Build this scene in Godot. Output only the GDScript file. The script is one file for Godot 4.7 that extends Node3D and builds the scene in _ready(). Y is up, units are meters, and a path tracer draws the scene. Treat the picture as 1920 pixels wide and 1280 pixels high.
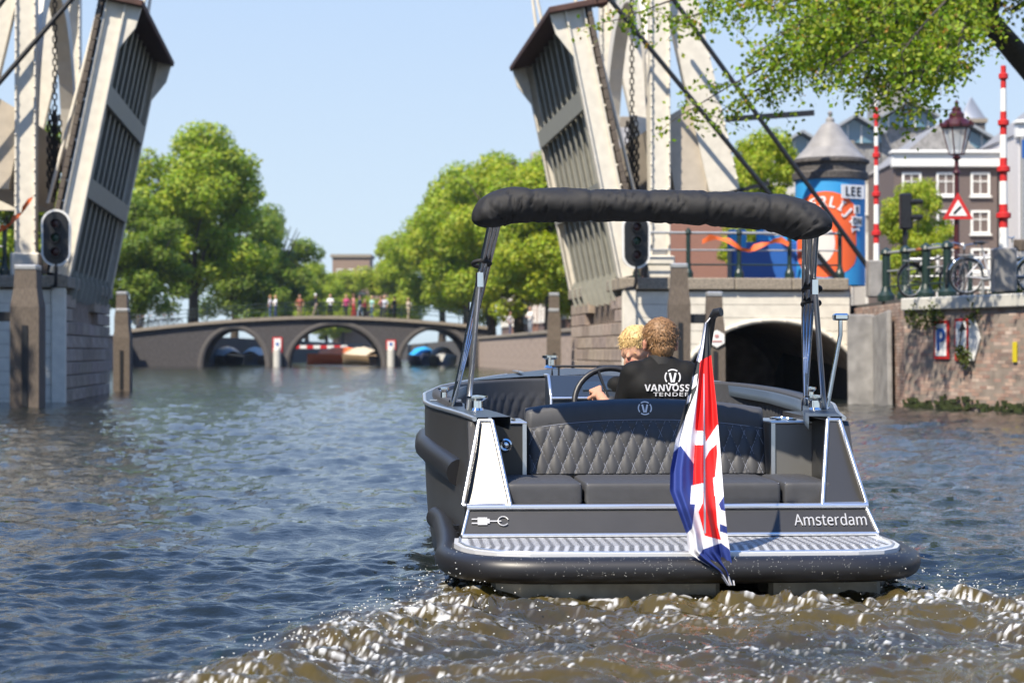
extends Node3D
# A tender motoring up a canal, seen from astern, a raised bascule bridge on both banks.
# World frame: camera above the water at x = z = 0 looking along -z. CANAL: frame of the canal and its bridges. BOAT: frame of the tender, origin at its stern on the water.
var CANAL := Transform3D(Basis(Vector3.UP, deg_to_rad(5.5)), Vector3(-3.55, 0, -43))
var BOAT := Transform3D(Basis(Vector3.UP, deg_to_rad(3.4)), Vector3(0.74, 0, -9.15))
var M := {}
var origin_of := {}
var taken := {}
var rng := RandomNumberGenerator.new()

class G:
	var v := PackedVector3Array()
	var n := PackedVector3Array()
	var c := PackedColorArray()
	var uv := PackedVector2Array()
	var ix := PackedInt32Array()
	var col := Color(1, 1, 1)
	var xf := Transform3D()
	func add(p: Vector3, nn: Vector3, t := Vector2.ZERO) -> int:
		v.append(xf * p)
		n.append((xf.basis * nn).normalized())
		c.append(col)
		uv.append(t)
		return v.size() - 1
	func tri(a: Vector3, b: Vector3, d: Vector3) -> void:
		var nn := (b - a).cross(d - a).normalized()
		var i := add(a, nn); add(b, nn); add(d, nn)
		ix.append_array(PackedInt32Array([i, i + 2, i + 1]))
	func quad(a: Vector3, b: Vector3, d: Vector3, e: Vector3) -> void:   # counter-clockwise from outside
		var nn := (d - a).cross(e - b).normalized()
		var i := add(a, nn, Vector2(0, 0)); add(b, nn, Vector2(1, 0)); add(d, nn, Vector2(1, 1)); add(e, nn, Vector2(0, 1))
		ix.append_array(PackedInt32Array([i, i + 2, i + 1, i, i + 3, i + 2]))
	func box(p: Vector3, s: Vector3, b := Basis(), bev := 0.0) -> void:
		var h := s / 2
		if bev <= 0.0:
			var k := []
			for i in 8:
				k.append(p + b * Vector3(h.x if i & 1 else -h.x, h.y if i & 2 else -h.y, h.z if i & 4 else -h.z))
			quad(k[4], k[5], k[7], k[6]); quad(k[1], k[0], k[2], k[3]); quad(k[5], k[1], k[3], k[7])
			quad(k[0], k[4], k[6], k[2]); quad(k[6], k[7], k[3], k[2]); quad(k[0], k[1], k[5], k[4])
			return
		bev = minf(bev, minf(h.x, minf(h.y, h.z)) * 0.95)
		var f := func(sx: int, sy: int, sz: int, ax: int) -> Vector3:
			var q := Vector3(sx * (h.x - (0.0 if ax == 0 else bev)), sy * (h.y - (0.0 if ax == 1 else bev)), sz * (h.z - (0.0 if ax == 2 else bev)))
			return p + b * q
		for s1: int in [-1, 1]:
			face4(f.call(s1, -1, -1, 0), f.call(s1, 1, -1, 0), f.call(s1, 1, 1, 0), f.call(s1, -1, 1, 0), p)
			face4(f.call(-1, s1, -1, 1), f.call(-1, s1, 1, 1), f.call(1, s1, 1, 1), f.call(1, s1, -1, 1), p)
			face4(f.call(-1, -1, s1, 2), f.call(1, -1, s1, 2), f.call(1, 1, s1, 2), f.call(-1, 1, s1, 2), p)
			for s2: int in [-1, 1]:
				face4(f.call(-1, s1, s2, 1), f.call(1, s1, s2, 1), f.call(1, s1, s2, 2), f.call(-1, s1, s2, 2), p)
				face4(f.call(s1, -1, s2, 0), f.call(s1, 1, s2, 0), f.call(s1, 1, s2, 2), f.call(s1, -1, s2, 2), p)
				face4(f.call(s1, s2, -1, 0), f.call(s1, s2, 1, 0), f.call(s1, s2, 1, 1), f.call(s1, s2, -1, 1), p)
				for s3: int in [-1, 1]:
					var a: Vector3 = f.call(s1, s2, s3, 0)
					var d: Vector3 = f.call(s1, s2, s3, 1)
					var e: Vector3 = f.call(s1, s2, s3, 2)
					if (d - a).cross(e - a).dot(a - p) > 0: tri(a, d, e)
					else: tri(a, e, d)
	func face4(a: Vector3, b: Vector3, d: Vector3, e: Vector3, inside: Vector3) -> void:
		if (d - a).cross(e - b).dot((a + d) / 2 - inside) > 0: quad(a, b, d, e)
		else: quad(a, e, d, b)
	func grid(rows: Array, close_u := false, close_v := false, flip := false) -> void:   # rows of points, smooth
		var nr := rows.size()
		var nc: int = rows[0].size()
		var base := v.size()
		for i in nr:
			for j in nc:
				var p: Vector3 = rows[i][j]
				var i0 := i - 1; var i1 := i + 1; var j0 := j - 1; var j1 := j + 1
				if close_v: i0 = (i0 + nr) % nr; i1 = i1 % nr
				else: i0 = maxi(i0, 0); i1 = mini(i1, nr - 1)
				if close_u: j0 = (j0 + nc) % nc; j1 = j1 % nc
				else: j0 = maxi(j0, 0); j1 = mini(j1, nc - 1)
				var du: Vector3 = rows[i][j1] - rows[i][j0]
				var dv: Vector3 = rows[i1][j] - rows[i0][j]
				var nn := du.cross(dv)
				if nn.length_squared() < 1e-16:
					var ii := clampi(i, 1, nr - 2) if nr > 2 else i
					nn = (rows[ii][j1] - rows[ii][j0] as Vector3).cross(rows[mini(ii + 1, nr - 1)][j] - rows[maxi(ii - 1, 0)][j])
				if nn.length_squared() < 1e-16: nn = Vector3.UP
				add(p, -nn if flip else nn, Vector2(float(j) / (nc - 1), float(i) / (nr - 1)))
		for i in (nr if close_v else nr - 1):
			for j in (nc if close_u else nc - 1):
				var a := base + i * nc + j
				var b := base + i * nc + (j + 1) % nc
				var d := base + ((i + 1) % nr) * nc + (j + 1) % nc
				var e := base + ((i + 1) % nr) * nc + j
				ix.append_array(PackedInt32Array([a, b, d, a, d, e]) if flip else PackedInt32Array([a, d, b, a, e, d]))
	func tube(pts: Array, r, sides := 8, caps := true) -> void:   # r: a number or one per point
		var rows := []
		var up := Vector3.UP
		var t0: Vector3 = (pts[1] - pts[0]).normalized()
		if absf(t0.dot(up)) > 0.95: up = Vector3.RIGHT
		var x := t0.cross(up).normalized()
		for i in pts.size():
			var t: Vector3 = (pts[mini(i + 1, pts.size() - 1)] - pts[maxi(i - 1, 0)]).normalized()
			x = (x - t * x.dot(t)).normalized()
			var y := t.cross(x)
			var rad: float = r if r is float else r[i]
			var row := []
			for k in sides:
				var a := TAU * k / sides
				row.append(pts[i] + (x * cos(a) + y * sin(a)) * rad)
			rows.append(row)
		grid(rows, true, false)
		if caps:
			for e: int in [0, pts.size() - 1]:
				for k in range(1, sides - 1):
					if e == 0: tri(rows[e][0], rows[e][k + 1], rows[e][k])
					else: tri(rows[e][0], rows[e][k], rows[e][k + 1])
	func bar(a: Vector3, b: Vector3, w: float, h: float, side := Vector3.RIGHT) -> void:   # square bar from a to b
		var z := (b - a).normalized()
		var x := (side - z * side.dot(z)).normalized()
		box((a + b) / 2, Vector3(w, h, (b - a).length()), Basis(x, z.cross(x), z))
	func lathe(p: Vector3, prof: Array, seg := 16, b := Basis()) -> void:   # profile of Vector2(radius, height), bottom to top
		for i in prof.size() - 1:   # each band on its own, so that edges stay crisp
			var rows := []
			for k: Vector2 in [prof[i], prof[i + 1]]:
				var row := []
				for s in seg:
					var a := -TAU * s / seg
					row.append(p + b * Vector3(cos(a) * k.x, k.y, sin(a) * k.x))
				rows.append(row)
			grid(rows, true, false)
	func prism(poly: PackedVector2Array, depth: float, t := Transform3D()) -> void:   # polygon in xy, pushed out along z by depth, centred
		var old := xf
		xf = xf * t
		var pl := poly.duplicate()
		if Geometry2D.is_polygon_clockwise(pl): pl.reverse()
		var idx := Geometry2D.triangulate_polygon(pl)
		for k in range(0, idx.size(), 3):
			var p := [pl[idx[k]], pl[idx[k + 1]], pl[idx[k + 2]]]
			if (p[1] - p[0] as Vector2).cross(p[2] - p[0]) < 0: p = [p[0], p[2], p[1]]
			tri(Vector3(p[0].x, p[0].y, depth / 2), Vector3(p[1].x, p[1].y, depth / 2), Vector3(p[2].x, p[2].y, depth / 2))
			tri(Vector3(p[0].x, p[0].y, -depth / 2), Vector3(p[2].x, p[2].y, -depth / 2), Vector3(p[1].x, p[1].y, -depth / 2))
		for k in pl.size():
			var a := pl[k]
			var b := pl[(k + 1) % pl.size()]
			quad(Vector3(a.x, a.y, -depth / 2), Vector3(b.x, b.y, -depth / 2), Vector3(b.x, b.y, depth / 2), Vector3(a.x, a.y, depth / 2))
		xf = old
	func mesh(off := Vector3.ZERO) -> ArrayMesh:
		var vv := v
		if off != Vector3.ZERO:
			vv = v.duplicate()
			for i in vv.size(): vv[i] += off
		var a := []
		a.resize(Mesh.ARRAY_MAX)
		a[Mesh.ARRAY_VERTEX] = vv; a[Mesh.ARRAY_NORMAL] = n; a[Mesh.ARRAY_COLOR] = c; a[Mesh.ARRAY_TEX_UV] = uv; a[Mesh.ARRAY_INDEX] = ix
		var m := ArrayMesh.new()
		m.add_surface_from_arrays(Mesh.PRIMITIVE_TRIANGLES, a)
		return m

func lin(r: float, g: float, b: float) -> Color:
	return Color(r, g, b).linear_to_srgb()

func mat(called: String, c: Color, rough := 0.7, metal := 0.0, opt := {}) -> StandardMaterial3D:   # c: linear base colour
	var m := StandardMaterial3D.new()
	m.resource_name = called
	m.albedo_color = c.linear_to_srgb()
	m.roughness = rough
	m.metallic = metal
	m.cull_mode = BaseMaterial3D.CULL_DISABLED
	for k in opt: m.set(k, opt[k])
	M[called] = m
	return m

func noise_tex(freq: float, lo: float, hi: float, sd: int, size := 512, oct := 4) -> NoiseTexture2D:
	var f := FastNoiseLite.new()
	f.seed = sd
	f.frequency = freq
	f.fractal_octaves = oct
	f.noise_type = FastNoiseLite.TYPE_SIMPLEX_SMOOTH
	var t := NoiseTexture2D.new()
	t.width = size; t.height = size
	t.seamless = true
	t.noise = f
	var gr := Gradient.new()
	gr.offsets = PackedFloat32Array([0.15, 0.5, 0.85])
	gr.colors = PackedColorArray([lin(lo, lo, lo), lin((lo + hi) / 2, (lo + hi) / 2, (lo + hi) / 2), lin(hi, hi, hi)])   # shares of the base colour
	t.color_ramp = gr
	return t

func mottled(called: String, c: Color, rough: float, tex: Texture2D, scale: float, metal := 0.0, opt := {}) -> StandardMaterial3D:
	var o := {"albedo_texture": tex, "uv1_triplanar": true, "uv1_world_triplanar": true, "uv1_scale": Vector3.ONE * scale}
	o.merge(opt, true)
	return mat(called, c, rough, metal, o)

func numbered(called: String) -> String:
	taken[called] = taken.get(called, 0) + 1
	return called if taken[called] == 1 else "%s_%03d" % [called, taken[called] - 1]

func thing(called: String, label: String, category: String, at := Vector3.ZERO, frame := Transform3D(), group := "") -> Node3D:
	var o := Node3D.new()
	o.name = numbered(called)
	add_child(o)
	o.transform = frame * Transform3D(Basis(), at)
	o.set_meta("label", label); o.set_meta("category", category)
	if group: o.set_meta("group", group)
	origin_of[o] = at
	return o

func part(g: G, called: String, m: Material, parent: Node3D, label := "", stuff := false) -> MeshInstance3D:
	var o := MeshInstance3D.new()
	o.name = called
	var at: Vector3 = origin_of.get(parent, Vector3.ZERO)
	o.mesh = g.mesh(-at)
	o.mesh.surface_set_material(0, m)
	parent.add_child(o, true)
	origin_of[o] = at
	if label: o.set_meta("label", label)
	if stuff: o.set_meta("kind", "stuff")
	return o

func setting(g: G, called: String, m: Material) -> MeshInstance3D:
	var o := part(g, called, m, self)
	o.set_meta("kind", "structure")
	return o

func copy_of(o: Node3D, t: Transform3D, label := "", group := "") -> Node3D:
	var c := o.duplicate()
	c.name = numbered(String(o.name).rstrip("0123456789_") if String(o.name).right(3).is_valid_int() else String(o.name))
	add_child(c)
	c.transform = t
	if label: c.set_meta("label", label)
	if group: c.set_meta("group", group)
	return c

func lettering(text: String, size: float, depth: float, m: Material, parent: Node3D, called: String, t: Transform3D, font_name := "Droid Sans", bold := false, stretch := 1.0) -> void:
	var f := SystemFont.new()
	f.font_names = PackedStringArray([font_name])
	if bold: f.font_weight = 700
	var tm := TextMesh.new()
	tm.text = text; tm.font = f; tm.font_size = 64; tm.pixel_size = size / 46.0; tm.depth = depth
	tm.material = m
	var o := MeshInstance3D.new()
	o.name = called
	o.mesh = tm
	parent.add_child(o, true)
	var at: Vector3 = origin_of.get(parent, Vector3.ZERO)
	o.transform = Transform3D(Basis(), -at) * t * Transform3D(Basis.from_scale(Vector3(stretch, 1, 1)), Vector3.ZERO)

# smooth field mesh: bones are [a, b, ra, rb, colour]; surface nets
func nets(bones: Array, cell: float, k: float, squash := Vector3.ONE) -> G:
	var lo := Vector3.INF; var hi := -Vector3.INF
	for b in bones:
		var r: float = maxf(b[2], b[3]) + k + cell * 2
		for p: Vector3 in [b[0], b[1]]:
			lo = lo.min(p - Vector3.ONE * r); hi = hi.max(p + Vector3.ONE * r)
	var dim := Vector3i(((hi - lo) / cell).ceil()) + Vector3i.ONE
	var nx := dim.x; var ny := dim.y; var nz := dim.z
	var f := PackedFloat32Array()
	f.resize(nx * ny * nz)
	f.fill(9.0)
	var who := PackedInt32Array()
	who.resize(nx * ny * nz)
	var near := PackedFloat32Array()
	near.resize(nx * ny * nz)
	near.fill(9.0)
	for bi in bones.size():
		var b: Array = bones[bi]
		var a: Vector3 = b[0]
		var ab: Vector3 = b[1] - a
		var ra: float = b[2]
		var rb: float = b[3]
		var l2 := maxf(ab.length_squared(), 1e-9)
		var reach := maxf(ra, rb) + k + cell * 2
		var q0 := Vector3i(((a.min(b[1]) - Vector3.ONE * reach - lo) / cell).floor()).clamp(Vector3i.ZERO, dim - Vector3i.ONE)
		var q1 := Vector3i(((a.max(b[1]) + Vector3.ONE * reach - lo) / cell).ceil()).clamp(Vector3i.ZERO, dim - Vector3i.ONE)
		for z in range(q0.z, q1.z + 1):
			for y in range(q0.y, q1.y + 1):
				for x in range(q0.x, q1.x + 1):
					var p := lo + Vector3(x, y, z) * cell - a
					var t := clampf(p.dot(ab) / l2, 0.0, 1.0)
					var d := (p - ab * t).length() - lerpf(ra, rb, t)
					var i := (z * ny + y) * nx + x
					var o := f[i]
					if d < near[i]: near[i] = d; who[i] = bi
					var h := maxf(k - absf(o - d), 0.0) / k
					f[i] = minf(o, d) - h * h * k * 0.25
	var g := G.new()
	var idx := {}
	var e := [[0, 1], [2, 3], [4, 5], [6, 7], [0, 2], [1, 3], [4, 6], [5, 7], [0, 4], [1, 5], [2, 6], [3, 7]]
	for z in nz - 1:
		for y in ny - 1:
			for x in nx - 1:
				var i := (z * ny + y) * nx + x
				var s := [f[i], f[i + 1], f[i + nx], f[i + nx + 1], f[i + nx * ny], f[i + nx * ny + 1], f[i + nx * ny + nx], f[i + nx * ny + nx + 1]]
				var m := 0
				for q in 8:
					if s[q] < 0: m |= 1 << q
				if m == 0 or m == 255: continue
				var sum := Vector3.ZERO
				var cnt := 0
				for ed in e:
					var u: float = s[ed[0]]
					var w: float = s[ed[1]]
					if (u < 0) != (w < 0):
						var t := u / (u - w)
						var pa := Vector3(ed[0] & 1, (ed[0] >> 1) & 1, ed[0] >> 2)
						var pb := Vector3(ed[1] & 1, (ed[1] >> 1) & 1, ed[1] >> 2)
						sum += pa.lerp(pb, t); cnt += 1
				var nn := Vector3(s[1] + s[3] + s[5] + s[7] - s[0] - s[2] - s[4] - s[6], s[2] + s[3] + s[6] + s[7] - s[0] - s[1] - s[4] - s[5], s[4] + s[5] + s[6] + s[7] - s[0] - s[1] - s[2] - s[3])
				g.col = bones[who[i]][4]
				idx[i] = g.add(lo + (Vector3(x, y, z) + sum / cnt) * cell, nn)
	for i: int in idx:
		var x := i % nx
		var y := (i / nx) % ny
		var z := i / (nx * ny)
		if x < 1 or y < 1 or z < 1: continue
		var st := [1, nx, nx * ny]
		for ax in 3:
			var s0 := f[i]; var s1 := f[i + st[ax]]
			if (s0 < 0) == (s1 < 0): continue
			var p: int = st[(ax + 1) % 3]
			var q: int = st[(ax + 2) % 3]
			if not (idx.has(i - p) and idx.has(i - q) and idx.has(i - p - q)): continue
			var a: int = idx[i]; var b: int = idx[i - p]; var c2: int = idx[i - p - q]; var d2: int = idx[i - q]
			g.ix.append_array(PackedInt32Array([a, c2, b, a, d2, c2]) if s0 < 0 else PackedInt32Array([a, b, c2, a, c2, d2]))
	return g

func _ready() -> void:
	rng.seed = 4
	# camera
	var cam := Camera3D.new()
	cam.name = "camera"
	add_child(cam)
	cam.position = Vector3(0, 1.07, 0)
	cam.rotation_degrees.x = 0.307
	var lens := CameraAttributesPhysical.new()
	lens.frustum_focal_length = 70.0
	lens.frustum_focus_distance = 9.9
	lens.frustum_near = 0.1
	lens.frustum_far = 3000.0
	lens.exposure_aperture = 4.0
	cam.attributes = lens
	cam.current = true
	# sky and sun
	var env := Environment.new()
	env.background_mode = Environment.BG_SKY
	var sky := Sky.new()
	var sm := ProceduralSkyMaterial.new()
	sm.sky_top_color = lin(0.045, 0.19, 0.60)
	sm.sky_horizon_color = lin(0.435, 0.52, 0.565)
	sm.sky_curve = 0.34
	sm.ground_bottom_color = lin(0.1, 0.1, 0.08)
	sm.ground_horizon_color = lin(0.3, 0.33, 0.34)
	sm.sky_energy_multiplier = 1.0
	sky.sky_material = sm
	env.sky = sky
	env.tonemap_mode = Environment.TONE_MAPPER_LINEAR
	env.tonemap_exposure = 1.72
	env.sdfgi_enabled = true; env.ssao_enabled = true; env.ssil_enabled = true
	env.fog_enabled = true
	env.fog_density = 0.00012
	env.fog_light_color = Color(0.8, 0.88, 0.97)
	var we := WorldEnvironment.new()
	we.name = "environment"
	we.environment = env
	add_child(we)
	var sun := DirectionalLight3D.new()
	sun.name = "sun"
	add_child(sun)
	var to_sun := Vector3(-sin(deg_to_rad(36.0)) * cos(deg_to_rad(52.0)), sin(deg_to_rad(52.0)), cos(deg_to_rad(36.0)) * cos(deg_to_rad(52.0)))
	sun.look_at_from_position(to_sun * 50, Vector3.ZERO)
	sun.light_energy = 1.6
	sun.light_color = Color(1.0, 0.955, 0.88)
	sun.light_angular_distance = 0.53
	sun.shadow_enabled = true
	make_materials()
	make_water()
	make_banks()
	make_bascule()
	make_far_bridge()
	make_trees()
	make_street()
	make_buildings()
	make_boat()
	make_people()

func make_materials() -> void:
	var n_fine := noise_tex(0.02, 0.86, 1.0, 11)
	var n_coarse := noise_tex(0.008, 0.6, 1.0, 12)
	var n_grain := noise_tex(0.05, 0.42, 1.0, 13, 512, 5)
	var ripple := NoiseTexture2D.new()
	ripple.width = 512; ripple.height = 512; ripple.seamless = true; ripple.as_normal_map = true; ripple.bump_strength = 5.0
	var rf := FastNoiseLite.new()
	rf.seed = 5; rf.frequency = 0.025; rf.fractal_octaves = 4; rf.noise_type = FastNoiseLite.TYPE_SIMPLEX_SMOOTH
	ripple.noise = rf
	mat("water", Color(1, 1, 1), 0.06, 0.0, {"vertex_color_use_as_albedo": true, "metallic_specular": 0.4, "normal_enabled": true, "normal_texture": ripple, "normal_scale": 0.6, "uv1_triplanar": true, "uv1_world_triplanar": true, "uv1_scale": Vector3(0.9, 0.9, 1.6)})
	mat("droplet", Color(0.62, 0.62, 0.58), 0.08)
	mottled("cream", Color(0.70, 0.66, 0.57), 0.5, n_fine, 0.35)
	mottled("cream_grey", Color(0.56, 0.55, 0.50), 0.5, n_fine, 0.35)
	mottled("leaf_grey", Color(0.30, 0.30, 0.26), 0.55, n_fine, 0.35)
	mottled("stone", Color(0.36, 0.31, 0.245), 0.85, n_grain, 0.7)
	mottled("stone_dark", Color(0.12, 0.11, 0.105), 0.85, n_grain, 0.4)
	mottled("stone_block", Color(0.42, 0.345, 0.29), 0.85, n_coarse, 0.8, 0.0, {"vertex_color_use_as_albedo": true})
	mottled("brick", Color(1, 1, 1), 0.85, n_coarse, 0.6, 0.0, {"vertex_color_use_as_albedo": true})
	mottled("mortar", Color(0.30, 0.25, 0.21), 0.9, n_coarse, 0.6)
	mottled("canal_brick", Color(0.42, 0.33, 0.27), 0.9, noise_tex(0.02, 0.6, 1.0, 31), 0.25)
	mottled("timber", Color(0.155, 0.125, 0.10), 0.85, n_grain, 0.5, 0.0, {"uv1_scale": Vector3(2.5, 0.25, 2.5)})
	mottled("timber_pale", Color(0.33, 0.30, 0.27), 0.8, n_grain, 0.5, 0.0, {"uv1_scale": Vector3(2.5, 0.25, 2.5)})
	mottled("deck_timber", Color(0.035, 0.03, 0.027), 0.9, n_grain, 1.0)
	mottled("rust", Color(0.10, 0.05, 0.04), 0.8, n_coarse, 1.0)
	mottled("black_steel", Color(0.012, 0.013, 0.016), 0.45, n_fine, 0.7)
	mottled("green_steel", Color(0.012, 0.03, 0.026), 0.4, n_fine, 0.7)
	mottled("zinc", Color(0.45, 0.46, 0.46), 0.45, n_fine, 0.8, 0.6)
	mottled("grey_plate", Color(0.30, 0.29, 0.28), 0.5, n_coarse, 0.5)
	mottled("asphalt", Color(0.10, 0.095, 0.09), 0.9, n_grain, 0.6)
	mottled("grass", Color(0.07, 0.10, 0.02), 0.9, n_grain, 1.2)
	mat("white_paint", Color(0.75, 0.75, 0.73), 0.45)
	mat("red_paint", Color(0.50, 0.02, 0.02), 0.45)
	mat("sign_blue", Color(0.02, 0.10, 0.36), 0.4)
	mat("bright_blue", Color(0.02, 0.30, 0.68), 0.5)
	mat("orange", Color(0.75, 0.14, 0.03), 0.6)
	mat("lamp_off_red", Color(0.05, 0.006, 0.006), 0.15)
	mat("lamp_off_green", Color(0.005, 0.05, 0.025), 0.15)
	mat("window_glass", Color(0.03, 0.04, 0.05), 0.06, 0.0, {"metallic_specular": 0.7})
	mat("blue_glass", Color(0.10, 0.20, 0.27), 0.1, 0.0, {"metallic_specular": 0.7})
	mat("lantern_glass", Color(0.8, 0.85, 0.88), 0.1, 0.0, {"transparency": BaseMaterial3D.TRANSPARENCY_ALPHA, "albedo_color": Color(0.9, 0.93, 0.95, 0.35)})
	mottled("bark", Color(0.075, 0.06, 0.045), 0.95, n_grain, 1.0)
	mat("leaf", Color(1, 1, 1), 0.6, 0.0, {"vertex_color_use_as_albedo": true, "backlight_enabled": true, "backlight": Color(0.95, 1.0, 0.55)})
	mottled("tinted", Color(1, 1, 1), 0.75, n_fine, 0.5, 0.0, {"vertex_color_use_as_albedo": true})
	mat("plain", Color(1, 1, 1), 0.6, 0.0, {"vertex_color_use_as_albedo": true})
	mat("skin", Color(1, 1, 1), 0.72, 0.0, {"vertex_color_use_as_albedo": true, "metallic_specular": 0.3, "subsurf_scatter_enabled": true, "subsurf_scatter_strength": 0.08})
	mat("hair", Color(1, 1, 1), 0.55, 0.0, {"vertex_color_use_as_albedo": true})
	# the tender
	mottled("hull_paint", Color(0.050, 0.049, 0.048), 0.36, n_fine, 0.4, 0.35)
	mat("wing_paint", Color(0.075, 0.073, 0.07), 0.33, 0.45)
	mat("deck_blue", Color(0.05, 0.065, 0.08), 0.4, 0.2)
	mat("aluminium", Color(0.72, 0.73, 0.74), 0.28, 0.9)
	mottled("rubber", Color(0.014, 0.014, 0.016), 0.42, n_fine, 1.2)
	mottled("vinyl", Color(0.056, 0.057, 0.061), 0.55, n_fine, 1.5, 0.0, {"metallic_specular": 0.4})
	mat("thread", Color(0.26, 0.28, 0.34), 0.7)
	mat("chrome", Color(0.78, 0.78, 0.77), 0.08, 1.0)
	mat("print_white", Color(0.72, 0.72, 0.74), 0.5)
	mat("print_silver", Color(0.42, 0.42, 0.42), 0.4, 0.3)
	mat("canvas", Color(0.008, 0.008, 0.009), 0.75)
	mottled("polo", Color(0.010, 0.0095, 0.0095), 0.8, n_fine, 4.0)
	mottled("raw_metal", Color(0.42, 0.38, 0.30), 0.4, n_coarse, 1.2, 0.5)
	mat("tread_reflection_dark", Color(0.03, 0.03, 0.035), 0.5)
	mat("tread_light", Color(0.62, 0.63, 0.64), 0.35, 0.3)

# height of the water and its colour: ripples everywhere, the tender's wash astern
var nz := [FastNoiseLite.new(), FastNoiseLite.new(), FastNoiseLite.new(), FastNoiseLite.new()]
func wash_at(x: float, z: float) -> Vector2:   # (strength of churned water, crest) at a world point
	var p: Vector3 = BOAT.affine_inverse() * Vector3(x, 0, z)
	var aft := p.z - 0.25
	if aft < -2.5: return Vector2.ZERO
	var half := 1.0 + 0.36 * maxf(aft, 0.0)
	var off := absf(p.x) - half
	var churn := clampf(0.5 - off / 0.5, 0.0, 1.0) * clampf((aft + 0.15) / 0.35, 0.0, 1.0)
	var crest := exp(-pow((off + 0.1) / 0.24, 2.0)) * clampf((aft + 1.2) / 1.2, 0.0, 1.0)
	return Vector2(churn, crest)

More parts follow.
